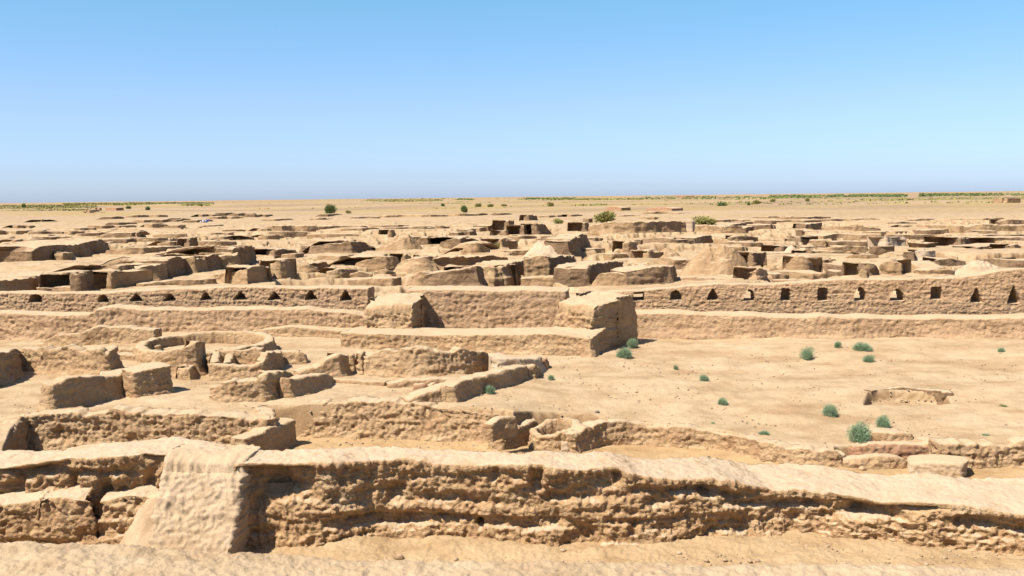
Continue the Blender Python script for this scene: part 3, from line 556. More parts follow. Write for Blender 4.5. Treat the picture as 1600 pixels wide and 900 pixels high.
#=FAR
FN = 'ruined_wall'
FAR = [  # entries set to dark carry the shade of their faces in the colour
 # --- left: cut edge of the raised mound, stepping up to the right
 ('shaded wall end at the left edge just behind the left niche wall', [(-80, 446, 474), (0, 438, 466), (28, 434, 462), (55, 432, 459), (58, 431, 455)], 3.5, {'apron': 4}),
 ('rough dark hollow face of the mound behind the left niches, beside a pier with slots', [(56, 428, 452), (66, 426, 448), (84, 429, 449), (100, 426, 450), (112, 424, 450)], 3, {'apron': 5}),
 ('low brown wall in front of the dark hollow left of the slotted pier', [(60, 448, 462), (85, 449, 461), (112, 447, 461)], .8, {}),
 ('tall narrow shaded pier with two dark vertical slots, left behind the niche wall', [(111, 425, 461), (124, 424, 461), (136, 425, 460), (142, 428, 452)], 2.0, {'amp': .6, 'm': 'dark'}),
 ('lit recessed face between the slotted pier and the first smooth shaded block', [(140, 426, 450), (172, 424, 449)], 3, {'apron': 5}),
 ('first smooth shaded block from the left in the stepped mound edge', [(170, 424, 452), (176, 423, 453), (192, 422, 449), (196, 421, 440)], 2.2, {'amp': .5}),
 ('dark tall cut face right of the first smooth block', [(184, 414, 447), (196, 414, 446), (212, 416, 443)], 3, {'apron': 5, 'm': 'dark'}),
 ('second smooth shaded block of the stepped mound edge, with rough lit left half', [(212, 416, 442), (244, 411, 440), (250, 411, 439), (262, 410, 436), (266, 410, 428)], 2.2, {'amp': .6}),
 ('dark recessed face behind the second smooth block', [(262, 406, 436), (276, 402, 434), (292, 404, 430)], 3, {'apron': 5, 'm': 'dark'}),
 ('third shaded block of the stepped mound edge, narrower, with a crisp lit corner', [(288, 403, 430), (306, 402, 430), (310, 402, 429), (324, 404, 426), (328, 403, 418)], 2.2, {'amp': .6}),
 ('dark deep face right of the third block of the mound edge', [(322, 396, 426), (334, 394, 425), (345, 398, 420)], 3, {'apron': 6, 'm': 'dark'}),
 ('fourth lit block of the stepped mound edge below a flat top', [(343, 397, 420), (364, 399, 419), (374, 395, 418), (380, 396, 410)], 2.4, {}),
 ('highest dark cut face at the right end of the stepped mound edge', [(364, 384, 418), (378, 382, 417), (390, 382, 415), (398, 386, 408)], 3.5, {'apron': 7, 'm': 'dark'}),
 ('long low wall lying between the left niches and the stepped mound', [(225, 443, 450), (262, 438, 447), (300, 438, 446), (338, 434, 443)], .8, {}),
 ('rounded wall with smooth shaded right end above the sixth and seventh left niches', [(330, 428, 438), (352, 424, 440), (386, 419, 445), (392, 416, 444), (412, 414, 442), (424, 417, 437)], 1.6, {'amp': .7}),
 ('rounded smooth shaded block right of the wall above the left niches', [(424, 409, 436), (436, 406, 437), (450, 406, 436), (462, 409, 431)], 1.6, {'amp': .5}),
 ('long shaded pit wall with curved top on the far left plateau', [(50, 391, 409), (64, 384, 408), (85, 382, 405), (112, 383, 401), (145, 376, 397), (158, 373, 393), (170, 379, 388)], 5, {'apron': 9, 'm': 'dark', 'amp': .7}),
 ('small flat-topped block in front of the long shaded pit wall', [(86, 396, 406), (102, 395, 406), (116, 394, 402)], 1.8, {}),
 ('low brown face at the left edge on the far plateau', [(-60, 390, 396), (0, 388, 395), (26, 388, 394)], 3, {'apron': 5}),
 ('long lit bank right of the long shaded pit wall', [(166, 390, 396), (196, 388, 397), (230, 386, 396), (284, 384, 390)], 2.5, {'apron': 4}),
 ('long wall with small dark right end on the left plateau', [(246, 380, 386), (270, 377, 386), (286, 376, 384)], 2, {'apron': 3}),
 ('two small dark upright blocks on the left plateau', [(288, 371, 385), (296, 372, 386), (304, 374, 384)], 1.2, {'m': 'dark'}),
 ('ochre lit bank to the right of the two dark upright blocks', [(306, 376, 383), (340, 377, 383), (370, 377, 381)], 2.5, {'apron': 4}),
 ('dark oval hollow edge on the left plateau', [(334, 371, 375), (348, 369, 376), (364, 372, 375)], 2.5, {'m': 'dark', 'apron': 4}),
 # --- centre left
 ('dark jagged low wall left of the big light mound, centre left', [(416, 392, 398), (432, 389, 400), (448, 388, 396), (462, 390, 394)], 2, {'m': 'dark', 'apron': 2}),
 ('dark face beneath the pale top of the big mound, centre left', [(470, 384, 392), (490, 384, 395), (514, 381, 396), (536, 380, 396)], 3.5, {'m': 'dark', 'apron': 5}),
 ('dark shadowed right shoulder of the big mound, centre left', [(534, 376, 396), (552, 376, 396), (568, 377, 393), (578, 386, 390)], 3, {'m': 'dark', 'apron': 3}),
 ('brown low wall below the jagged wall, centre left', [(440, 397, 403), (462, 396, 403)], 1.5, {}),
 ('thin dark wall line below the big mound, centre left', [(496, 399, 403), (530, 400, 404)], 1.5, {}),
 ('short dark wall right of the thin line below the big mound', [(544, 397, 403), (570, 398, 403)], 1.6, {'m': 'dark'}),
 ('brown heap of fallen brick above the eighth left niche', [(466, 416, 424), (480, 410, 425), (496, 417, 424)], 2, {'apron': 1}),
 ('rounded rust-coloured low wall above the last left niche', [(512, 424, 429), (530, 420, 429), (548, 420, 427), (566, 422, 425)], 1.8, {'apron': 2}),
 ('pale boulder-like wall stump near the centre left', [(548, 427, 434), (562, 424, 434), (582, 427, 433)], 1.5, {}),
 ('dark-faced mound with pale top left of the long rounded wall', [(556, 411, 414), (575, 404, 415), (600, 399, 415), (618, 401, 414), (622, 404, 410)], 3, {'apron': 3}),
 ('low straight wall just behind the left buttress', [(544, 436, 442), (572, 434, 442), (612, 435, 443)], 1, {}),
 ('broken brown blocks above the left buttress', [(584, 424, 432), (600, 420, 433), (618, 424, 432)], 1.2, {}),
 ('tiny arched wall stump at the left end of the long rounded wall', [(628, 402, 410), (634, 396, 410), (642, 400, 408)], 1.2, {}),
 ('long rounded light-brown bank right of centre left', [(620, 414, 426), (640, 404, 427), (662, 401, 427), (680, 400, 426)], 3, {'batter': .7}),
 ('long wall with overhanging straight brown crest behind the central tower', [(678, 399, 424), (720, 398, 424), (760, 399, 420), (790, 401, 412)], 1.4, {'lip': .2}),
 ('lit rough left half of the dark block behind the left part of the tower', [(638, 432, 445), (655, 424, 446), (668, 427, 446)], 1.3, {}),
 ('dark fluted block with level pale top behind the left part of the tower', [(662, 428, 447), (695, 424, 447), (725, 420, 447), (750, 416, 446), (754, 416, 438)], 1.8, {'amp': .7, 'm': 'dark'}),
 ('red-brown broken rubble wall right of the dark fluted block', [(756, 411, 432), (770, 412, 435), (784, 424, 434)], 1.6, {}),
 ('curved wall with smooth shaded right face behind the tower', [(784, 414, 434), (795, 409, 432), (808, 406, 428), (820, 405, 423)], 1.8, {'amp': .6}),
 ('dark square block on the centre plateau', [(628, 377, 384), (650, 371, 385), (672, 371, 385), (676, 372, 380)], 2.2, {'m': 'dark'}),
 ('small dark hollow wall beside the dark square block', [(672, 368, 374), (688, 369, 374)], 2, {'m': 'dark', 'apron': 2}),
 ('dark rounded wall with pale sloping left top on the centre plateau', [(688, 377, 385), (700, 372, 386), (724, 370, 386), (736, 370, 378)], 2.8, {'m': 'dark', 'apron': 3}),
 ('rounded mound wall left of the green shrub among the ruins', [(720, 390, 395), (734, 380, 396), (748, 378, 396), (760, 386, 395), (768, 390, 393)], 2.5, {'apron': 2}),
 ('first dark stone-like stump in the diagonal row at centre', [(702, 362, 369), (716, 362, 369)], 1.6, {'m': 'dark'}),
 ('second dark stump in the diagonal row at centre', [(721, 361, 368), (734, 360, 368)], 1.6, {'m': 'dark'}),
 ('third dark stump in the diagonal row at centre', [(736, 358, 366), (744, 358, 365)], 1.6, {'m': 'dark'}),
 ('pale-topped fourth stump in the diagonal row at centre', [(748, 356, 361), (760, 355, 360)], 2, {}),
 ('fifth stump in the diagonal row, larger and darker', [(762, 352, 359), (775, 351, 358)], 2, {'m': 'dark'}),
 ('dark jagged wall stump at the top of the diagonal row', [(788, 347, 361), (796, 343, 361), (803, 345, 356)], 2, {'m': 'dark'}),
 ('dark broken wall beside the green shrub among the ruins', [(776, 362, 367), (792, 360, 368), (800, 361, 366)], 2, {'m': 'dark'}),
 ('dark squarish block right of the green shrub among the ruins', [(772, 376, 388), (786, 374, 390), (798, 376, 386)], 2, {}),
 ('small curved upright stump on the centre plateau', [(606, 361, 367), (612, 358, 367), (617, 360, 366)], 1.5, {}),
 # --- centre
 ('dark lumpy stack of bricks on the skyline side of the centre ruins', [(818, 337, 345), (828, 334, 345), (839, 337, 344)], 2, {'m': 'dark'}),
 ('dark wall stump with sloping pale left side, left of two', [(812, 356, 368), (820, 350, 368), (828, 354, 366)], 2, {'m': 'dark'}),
 ('tall dark wall stump with drooping right side, right of two', [(832, 350, 368), (840, 347, 368), (850, 350, 367), (860, 360, 366)], 2.2, {'m': 'dark'}),
 ('long level beam-like wall below the two dark stumps', [(792, 368, 376), (815, 369, 376), (838, 368, 374)], 1.6, {}),
 ('small dark lump on top of the grey spoil heap', [(846, 369, 376), (858, 368, 376)], 1.5, {'m': 'dark'}),
 ('dark near part of the diagonal wall right of the grey spoil heap', [(888, 374, 399), (896, 372, 398), (906, 371, 391), (910, 371, 384)], 2, {'m': 'dark'}),
 ('dark middle part of the diagonal wall right of the grey spoil heap', [(902, 366, 386), (910, 365, 385), (917, 367, 379)], 2, {'m': 'dark'}),
 ('small dark far end of the diagonal wall next to the long brick wall', [(909, 348, 362), (915, 346, 362), (920, 348, 358)], 2, {'m': 'dark'}),
 ('dark cap of brick above the far end of the diagonal wall', [(911, 341, 346), (920, 341, 346)], 1.6, {'m': 'dark'}),
 ('brown wall with two light piers, left of the tall smooth dark block', [(824, 402, 432), (846, 400, 432), (858, 399, 432)], 1.3, {}),
 ('tall smooth dark block with flat top near the centre', [(857, 398, 432), (876, 397, 430), (894, 398, 422), (898, 399, 414)], 1.8, {'amp': .5, 'm': 'dark'}),
 ('small dark block at the foot of the brown wall with piers', [(824, 424, 431), (842, 423, 431)], 1, {}),
 ('low brown wall behind the right buttress', [(816, 434, 443), (840, 431, 443), (866, 431, 443)], 1.2, {}),
 ('rough lit mound of wall left of the dark fluted wall', [(872, 434, 445), (884, 417, 446), (900, 415, 446), (918, 415, 446)], 1.6, {'batter': .25}),
 ('dark fluted wall receding to the right, centre', [(918, 415, 447), (930, 411, 438), (950, 408, 428), (972, 408, 422)], 1.6, {'m': 'dark', 'amp': .8}),
 ('lit rough half of the big broken wall right of centre', [(926, 440, 448), (938, 425, 449), (960, 423, 450), (980, 424, 450)], 1.7, {'batter': .15}),
 ('dark fluted half of the big broken wall right of centre', [(978, 423, 450), (1000, 420, 449), (1026, 416, 448), (1052, 416, 446), (1056, 417, 438)], 1.8, {'m': 'dark', 'amp': .8}),
 ('long straight wall of dotted brickwork beside the yellow-green bush', [(920, 350, 364), (950, 347, 365), (1000, 346, 365), (1070, 345, 361)], 2, {'amp': .8}),
 ('pale upright end of the long dotted brick wall', [(1070, 344, 361), (1082, 344, 361)], 1.8, {'m': 'pale', 'amp': .5}),
 ('lower brick wall continuing right beyond the pale end', [(1086, 353, 362), (1112, 352, 363), (1128, 353, 366)], 2, {}),
 ('small squarish dark stump in the open area below the dotted brick wall', [(993, 374, 383), (1001, 374, 383)], 1.5, {'m': 'dark'}),
 ('low wall with rounded left end below the dotted brick wall', [(974, 379, 387), (984, 377, 387), (996, 378, 385)], 1.6, {}),
 ('long dark irregular wall below the dotted brick wall', [(1002, 373, 379), (1030, 371, 380), (1052, 374, 381), (1085, 375, 379)], 1.6, {'m': 'dark'}),
 ('dark diagonal continuation of the long irregular wall', [(1084, 371, 378), (1100, 368, 376), (1112, 367, 373)], 1.6, {'m': 'dark'}),
 ('upright grey-brown stump below the long irregular wall', [(1006, 393, 403), (1014, 390, 404), (1023, 391, 402)], 1.5, {}),
 ('low broken wall above the big broken wall', [(1022, 405, 413), (1040, 403, 414), (1053, 406, 416)], 1.3, {}),
 ('dark rounded lump beneath the big pale spoil slope', [(1072, 416, 426), (1084, 411, 427), (1096, 414, 426)], 1.5, {'m': 'dark'}),
 ('small dark lump with bright right edge beside the rounded lump', [(1094, 420, 429), (1104, 412, 428), (1110, 418, 427)], 1.2, {'m': 'dark'}),
 ('long smooth pinkish kerb wall at the foot of the spoil slope', [(1054, 434, 443), (1090, 433, 444), (1115, 433, 443)], .9, {'amp': .5, 'm': 'pink'}),
 ('thin dark kerb line right of the pinkish kerb wall', [(1096, 431, 436), (1130, 436, 440), (1160, 436, 440)], .8, {}),
 ('tall dark pillar-like stump with long shadow on the spoil slope', [(1169, 392, 420), (1177, 391, 421), (1184, 396, 418)], 1.2, {'m': 'dark'}),
 ('reddish broken lump by the niche wall, beneath the tall dark stump', [(1170, 424, 440), (1184, 420, 441), (1198, 419, 438)], 1.5, {'m': 'pink', 'amp': 1.3}),
 # --- right
 ('diagonal low wall right of the second yellow-green bush', [(1128, 354, 358), (1148, 350, 356), (1166, 347, 351)], 2, {'m': 'dark'}),
 ('small dark slanted wall piece beyond the little pale green bush', [(1165, 356, 360), (1184, 352, 357)], 2, {'m': 'dark'}),
 ('dark spreading wall fragment right of the diagonal continuation', [(1138, 372, 376), (1156, 368, 376), (1184, 370, 374)], 2, {'m': 'dark'}),
 ('dark wall with notched top on the far right plateau', [(1243, 350, 356), (1262, 350, 357), (1284, 347, 354)], 2, {'m': 'dark'}),
 ('long sagging dark wall on the far right plateau', [(1296, 353, 358), (1315, 353, 361), (1340, 353, 361), (1376, 356, 360)], 2.5, {}),
 ('small dark cube below the notched wall', [(1245, 358, 365), (1254, 359, 365)], 1.5, {'m': 'dark'}),
 ('dark low wall with humped middle, right half of the plateau', [(1230, 372, 376), (1248, 370, 379), (1262, 373, 377)], 2, {'m': 'dark'}),
 ('very long thin dark wall across the right plateau', [(1286, 368, 373), (1310, 365, 371), (1340, 366, 371), (1376, 366, 371)], 2, {}),
 ('short brown wall under the left end of the very long thin wall', [(1268, 376, 381), (1290, 375, 381)], 2, {}),
 ('dark low wall left of the cream-coloured patch', [(1210, 387, 391), (1222, 384, 392), (1233, 385, 390)], 1.8, {'m': 'dark'}),
 ('dark broken wall right of the cream-coloured patch', [(1248, 386, 391), (1264, 385, 391), (1288, 384, 389)], 1.8, {'m': 'dark'}),
 ('dark hooked wall corner below the broken wall', [(1264, 388, 400), (1270, 392, 400), (1282, 394, 397)], 1.5, {'m': 'dark'}),
 ('long light-faced wall with rounded dark left end, right plateau', [(1288, 386, 394), (1300, 385, 395), (1330, 384, 394), (1356, 384, 393)], 1.6, {}),
 ('upright dark fragment at the right end of the light-faced wall', [(1358, 385, 394), (1368, 384, 395)], 1.5, {'m': 'dark'}),
 ('smooth brown-faced wall curving left, below the light-faced wall', [(1316, 404, 406), (1328, 399, 407), (1350, 398, 408), (1372, 398, 407)], 1.8, {}),
 ('steep rough hump of earth above the fifth right niche', [(1228, 416, 422), (1238, 402, 424), (1256, 400, 424), (1270, 410, 423)], 2, {'batter': .3}),
 ('slanting dark wall beside the steep hump', [(1284, 411, 416), (1300, 413, 418), (1318, 415, 420)], 1.5, {'m': 'dark'}),
 ('triangular lit stump above the seventh right niche', [(1336, 430, 436), (1344, 419, 437), (1354, 422, 437)], 1, {}),
 ('dark deep notch wall above the seventh right niche', [(1350, 412, 436), (1360, 413, 436), (1370, 414, 434)], 1.6, {'m': 'dark'}),
 ('rough brown wall above the eighth right niche', [(1376, 412, 432), (1392, 408, 434), (1408, 410, 434)], 1.6, {}),
 ('dark jagged wall at the far right edge of the plateau', [(1560, 346, 350), (1576, 342, 350), (1600, 343, 349), (1680, 344, 350)], 3, {'m': 'dark'}),
 ('brown broken wall of the upper right plateau, left part', [(1433, 351, 355), (1460, 352, 358), (1500, 352, 360)], 2.5, {}),
 ('brown broken wall of the upper right plateau, right part', [(1510, 352, 361), (1540, 350, 361), (1570, 352, 360), (1680, 352, 358)], 3, {}),
 ('small dark wall under the brown broken wall, left of two', [(1448, 359, 365), (1482, 358, 364)], 2, {'m': 'dark'}),
 ('small dark wall under the brown broken wall, right of two', [(1524, 360, 365), (1556, 360, 365)], 2, {'m': 'dark'}),
 ('very long dark pit wall with a sagging shadow, right side', [(1462, 371, 379), (1486, 371, 382), (1503, 371, 385), (1524, 372, 380), (1560, 371, 379), (1596, 371, 378), (1680, 371, 378)], 3, {'m': 'dark', 'amp': .8}),
 ('curving dark wall beneath the very long pit wall', [(1508, 388, 391), (1526, 386, 393), (1546, 384, 390), (1572, 380, 386)], 2, {'m': 'dark'}),
 ('dark block with rounded stone-like lump, far right', [(1578, 383, 392), (1588, 382, 392), (1596, 384, 390)], 1.8, {'m': 'dark'}),
 ('dark overhanging crest of the light square room, right side', [(1420, 378, 390), (1440, 380, 391), (1462, 378, 390)], 1.5, {'m': 'dark', 'lip': .25}),
 ('dark vertical slot face at the left of the light square room', [(1420, 392, 408), (1428, 392, 408)], 1.2, {'m': 'dark', 'amp': .5}),
 ('pale lit front of the square room with crumbled pattern', [(1430, 390, 407), (1448, 391, 408), (1462, 390, 406)], 1.5, {'m': 'pale'}),
 ('pale rounded knob left of the square room', [(1372, 375, 386), (1384, 369, 388), (1400, 374, 386)], 2, {'m': 'pale', 'batter': .3}),
 ('long curving wall with a dark left end near the right edge', [(1448, 412, 416), (1462, 406, 417), (1486, 404, 416), (1508, 408, 414)], 1.8, {'m': 'dark'}),
 ('small dark dip in the pale bank near the right edge', [(1502, 417, 421), (1520, 417, 421)], 1.2, {'m': 'dark'}),
 ('reddish brown ruined face behind the eighth and ninth right niches', [(1398, 408, 422), (1420, 410, 424), (1438, 418, 426)], 1.6, {}),
 ('low rubbly wall between the curving wall and the right niche wall', [(1440, 422, 434), (1466, 420, 434), (1490, 421, 433)], 1.4, {}),
 ('long dark crumbling wall at the right edge above the pale bank', [(1526, 404, 410), (1550, 404, 414), (1596, 407, 414), (1680, 408, 414)], 1.8, {'m': 'dark'}),
 ('long low kerb behind the fourth and fifth right niches', [(1212, 438, 441), (1256, 438, 441)], .7, {}),
]
_sd = 100.0
DEEP = 1.0
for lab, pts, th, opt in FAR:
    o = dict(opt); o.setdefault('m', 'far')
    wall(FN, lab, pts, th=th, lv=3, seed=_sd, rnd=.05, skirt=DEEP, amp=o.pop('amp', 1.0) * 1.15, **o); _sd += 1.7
# thin far wall lines that nothing tells apart: (x0, x1, ytop, ybot)
THIN = {
 'thin dark wall line on the far left plateau': ('thin wall lines on the far left plateau',
  [(-20, 25, 360, 363), (45, 98, 361.5, 364), (57, 71, 343, 345.5), (100, 133, 361, 364), (15, 46, 374, 377), (80, 112, 369.5, 372.5), (17, 40, 381, 383), (135, 155, 330.5, 332.5), (177, 193, 338, 341), (125, 146, 355.5, 358), (155, 176, 363, 366), (160, 186, 352, 355), (20, 46, 352, 354), (186, 214, 347, 349.5),
   (215, 262, 335.5, 338.5), (225, 254, 343, 346.5), (255, 276, 342.5, 346), (280, 295, 341, 344), (308, 332, 343, 346), (310, 332, 334.5, 337), (225, 260, 350, 353.5), (278, 290, 351, 353.5), (200, 230, 360.5, 363), (206, 219, 363, 368), (240, 292, 365, 369), (247, 262, 371, 375), (198, 226, 373, 376.5), (348, 384, 358.5, 361.5), (328, 358, 363.5, 366), (368, 396, 369.5, 373), (336, 350, 351, 353), (340, 362, 337.5, 340.5), (352, 372, 332, 334)]),
 'thin dark wall line on the far centre plateau': ('thin wall lines on the far centre plateau',
  [(372, 396, 333, 335), (398, 426, 335, 338), (430, 458, 341.5, 344), (484, 520, 341, 343.5), (512, 534, 334, 336.5), (560, 594, 338.5, 341), (440, 496, 352, 358.5), (408, 424, 357, 361), (498, 562, 353, 356), (566, 592, 355.5, 359), (420, 480, 361, 366), (480, 560, 365, 369), (404, 440, 367, 371), (600, 700, 335.5, 338.5), (700, 745, 334, 337), (748, 762, 333, 335.5), (600, 662, 355, 358), (664, 702, 353, 356.5), (596, 640, 351.5, 354), (616, 640, 386, 389), (770, 800, 333, 335), (858, 880, 336, 338.5), (886, 910, 335, 337.5), (965, 1000, 336, 338), (1004, 1050, 330.5, 334), (1010, 1030, 339, 342), (1060, 1085, 332, 334), (930, 942, 371, 374), (925, 945, 388, 390.5), (956, 980, 396, 399), (800, 834, 391, 394), (870, 884, 372, 374.5)]),
 'thin dark wall line on the far right plateau': ('thin wall lines on the far right plateau',
  [(1130, 1160, 343, 346), (1140, 1176, 346, 348.5), (1172, 1196, 378.5, 382), (1160, 1168, 385, 390), (1140, 1152, 390, 394), (1200, 1232, 338.5, 340.5), (1236, 1246, 338.5, 340.5), (1262, 1298, 338.5, 341), (1206, 1256, 344, 347), (1204, 1212, 350, 357), (1300, 1330, 342, 344), (1340, 1372, 341, 343), (1306, 1366, 377, 380), (1376, 1396, 361, 364), (1390, 1432, 346.5, 349.5), (1404, 1424, 352, 355), (1430, 1460, 342, 344), (1500, 1530, 341, 343), (1300, 1330, 392, 395), (1288, 1306, 405, 407), (1400, 1460, 366.5, 368.5), (1255, 1290, 360.5, 362.5), (1536, 1556, 341, 343.5), (1206, 1226, 395, 398), (1540, 1600, 366, 368), (1306, 1346, 424, 427), (1212, 1232, 428, 431), (1270, 1292, 426, 430)]),
}
for lab, (grp, items) in THIN.items():
    for i, (x0, x1, yt, yb) in enumerate(items):
        r = random.Random(i * 7 + len(lab)); k = 4; pts = []
        for j in range(k):
            t = j / (k - 1); sl = r.uniform(-.6, .6)
            pts.append((x0 + (x1 - x0) * t, yt + r.uniform(-.4, .4) + (1.2 if j in (0, 3) else 0) * .4, yb + r.uniform(-.5, .5) + (t - .5) * -1.2))
        wall('low_wall', lab, pts, th=r.uniform(1.2, 2.6), lv=3, seed=_sd, m='dark' if r.random() < .55 else 'far', group=grp, apron=r.uniform(1, 3), rnd=.12, skirt=.7); _sd += 1.3
# spoil heaps
heap('spoil_heap', 'pale grey spoil heap of dug earth in the centre of the ruins', 856, 399, 78, 373, 'pale', seed=1.)
heap('spoil_heap', 'big sloping tan spoil heap right of centre, above the third right niche', 1128, 432, 124, 379, 'far', seed=2., rough=1.1)
heap('spoil_heap', 'small cream-coloured earth patch heap on the right plateau', 1240, 396, 30, 384, 'pale', seed=3.)
heap('earth_mound', 'soft ochre mound of earth left of the big tan spoil heap', 1046, 402, 52, 386, 'far', seed=4., cat='mound')
heap('earth_mound', 'low light mound left of the dark square block at centre', 622, 392, 80, 368, 'far', seed=5., cat='mound')
heap('earth_mound', 'smooth pale bank of earth where the right niche wall rises', 1545, 428, 90, 409, 'pale', seed=6., cat='mound')
#=SMALL
# ------------------------------------------------------------------ plants
def leafmat(name, c1, c2):
    m = mat(name, [c1, c2], 9, 0); return m
M['leaf_teal'] = leafmat('thornbush_leaf', (.22, .36, .20), (.40, .54, .33)); M['leaf_yellow'] = leafmat('shrub_leaf', (.33, .33, .10), (.50, .46, .17))
M['leaf_dark'] = leafmat('dark_shrub_leaf', (.13, .19, .06), (.27, .34, .13)); M['twig'] = leafmat('dry_twig', (.2, .14, .08), (.32, .24, .14))
def bush_mesh(seed, n, lw, ll, dome=1.0):
    r = np.random.RandomState(seed); V = []; Fc = []; SV = []; SF = []
    lob = [(r.uniform(0, 6.28), r.uniform(.05, .30), r.uniform(.15, .30)) for _ in range(7)]
    ctr = [np.array([math.cos(a) * d, math.sin(a) * d, R * .9 * r.uniform(.8, 1.15)]) for a, d, R in lob]
    for j in range(n):
        i = r.randint(7); d = r.normal(0, 1, 3); d /= np.linalg.norm(d); R = lob[i][2] * r.uniform(0, 1) ** .45 * (1 + .25 * r.uniform() ** 4)
        c = ctr[i] + d * R * np.array([1, 1, 1.0]) + r.normal(0, .012, 3)
        if c[2] < .015: c[2] = r.uniform(.01, .08)
        q = d * .8 + np.array([0, 0, .5]) + r.normal(0, .5, 3); q /= np.linalg.norm(q); u = np.cross(q, r.normal(0, 1, 3)); u /= np.linalg.norm(u)
        l = ll * r.uniform(.6, 1.4); k = len(V)
        V += [c - u * lw / 2, c + u * lw / 2, c + q * l + u * lw * .2, c + q * l - u * lw * .2]; Fc.append([k, k + 1, k + 2, k + 3])
        if j % 22 == 0:
            k = len(SV); w = .006; SV += [np.array([-w, 0, 0]), np.array([w, 0, 0]), c + [w * .5, 0, 0], c - [w * .5, 0, 0]]; SF.append([k, k + 1, k + 2, k + 3])
    return np.array(V), np.array(Fc), np.array(SV), np.array(SF)
BM = {}
def bush(name, label, cat, px, pyb, wpx, hpx, lv, leaf, group=None, near=True):
    X, Y, z = UG(px, pyb, lv); W = wpx * Y / F; H = hpx * Y / F
    key = (leaf, near, len(BM) % 3 if len(BM) < 9 else hash(label) % 3)
    if key not in BM:
        V, Fc, SV, SF = bush_mesh(len(BM) + 5, 4200 if near else 1500, .013 if near else .04, .065 if near else .09)
        me = []
        for nm, v, f, m in (('foliage', V, Fc, leaf), ('stems', SV, SF, 'twig')):
            t = mesh_obj(nm, v, f, m, smooth=False); me.append(t.data); bpy.data.objects.remove(t)
        BM[key] = me
    e = bpy.data.objects.new(name, None); COL.objects.link(e); e.location = (X, Y, z - .02); e.empty_display_size = .3
    e.scale = (W / .86, W / .86, H / .58); e.rotation_euler = (0, 0, (px * 1.7) % 6.28)
    for nm, me in zip(('foliage', 'stems'), BM[key]):
        c = bpy.data.objects.new(nm, me); COL.objects.link(c); c.parent = e
    return tag(e, label, cat, group)
B2 = [
 (976, 560, 25, 19, 'round blue-green bush in the court just below the shaded tower corner'),
 (987, 542, 21, 14, 'flatter green bush right at the shadow of the tower corner'),
 (1262, 561, 23, 19, 'round green bush below the fifth and sixth right niches'),
 (1309, 542, 12, 10, 'small green bush left of the wide flat one'),
 (1347, 547, 31, 13, 'wide flat green bush close to the right terrace'),
 (1357, 566, 19, 13, 'green bush directly below the wide flat one'),
 (1564, 550, 12, 8, 'small bush near the right edge by the terrace'),
 (1056, 577, 8, 8, 'tiny bush in the open court, farthest left of the middle ones'),
 (1100, 595, 15, 11, 'small green bush in the middle of the court left of the dark cut edge'),
 (1129, 632, 17, 12, 'small bush in the open court nearest to the long low retaining wall'),
 (1297, 651, 25, 22, 'round deep green bush above the long low retaining wall'),
 (1343, 689, 38, 31, 'biggest bush of the court, teal green, beside the small block'),
 (1380, 668, 24, 21, 'teal bush just up and right of the biggest bush'),
 (1194, 680, 18, 9, 'low green tuft on the crest of the long low retaining wall'),
 (1541, 680, 13, 4, 'faint flat green sprig by the dark right pit wall'),
 (1114, 662, 8, 4, 'faint tiny sprig above the long low retaining wall'),
 (765, 615, 18, 15, 'green bush at the foot of the diagonal shaded court wall'),
 (861, 593, 12, 9, 'small pale bush right of the oval court corner'),
 (1568, 637, 11, 6, 'small dark dry tuft right of the dark cut edge'),
]
for px, py, a, b, lab in B2:
    dk = 'dry' in lab
    bush('camelthorn_bush', lab, 'bush', px, py, a * 1.05, b * 1.12, 2, 'leaf_dark' if dk else 'leaf_teal', 'thorn bushes dotted over the court')
B3 = [
 (515, 333, 19, 15, 'leaf_dark', 'dark green shrub standing alone on the far plain left of centre'),
 (545, 333, 10, 5, 'leaf_yellow', 'low yellow-green tuft right of the lone dark shrub'),
 (725, 331, 13, 12, 'leaf_dark', 'dark green shrub on the far plain at the centre'),
 (747, 323, 14, 6, 'leaf_yellow', 'low yellowish shrub just right of the centre dark shrub'),
 (765, 323, 13, 5, 'leaf_yellow', 'second low yellowish shrub right of the centre dark shrub'),
 (942, 346, 38, 18, 'leaf_yellow', 'large yellow-green bush behind the left end of the dotted brick wall'),
 (1102, 351, 38, 15, 'leaf_yellow', 'large yellow-green bush at the right end of the dotted brick wall'),
 (873, 349, 16, 9, 'leaf_yellow', 'sparse yellowish tuft left of the dotted brick wall'),
 (1128, 324, 15, 10, 'leaf_dark', 'dense green shrub on the plain beyond the two large yellow-green bushes'),
 (780, 389, 20, 12, 'leaf_yellow', 'yellow-green shrub growing among the ruins at centre'),
 (1144, 365, 14, 7, 'leaf_yellow', 'little pale green bush on the right plateau'),
 (860, 322, 10, 7, 'leaf_yellow', 'small olive shrub on the far plain right of centre'),
 (1182, 318, 14, 6, 'leaf_yellow', 'olive shrub on the far plain right of the dense green shrub'),
 (1170, 321, 7, 5, 'leaf_dark', 'tiny dark shrub left of the olive shrub'),
 (1262, 314, 9, 5, 'leaf_yellow', 'olive shrub on the far plain, right side'),
 (1207, 315, 10, 5, 'leaf_yellow', 'small olive tuft left of the right-side olive shrub'),
 (37, 325, 6, 8, 'leaf_dark', 'thin dark upright shrub in the far left scrub'),
 (230, 328, 11, 6, 'leaf_dark', 'small grey-green shrub right of the far brick stack'),
 (200, 327, 9, 6, 'leaf_dark', 'small shrub just right of the far brick stack'),
 (692, 322, 8, 5, 'leaf_dark', 'tiny shrub left of the centre dark shrub'),
 (315, 322, 5, 4, 'leaf_dark', 'tiny dark shrub on the far left rise'),
 (788, 322, 10, 4, 'leaf_yellow', 'flat yellowish tuft on the plain right of centre'),
]
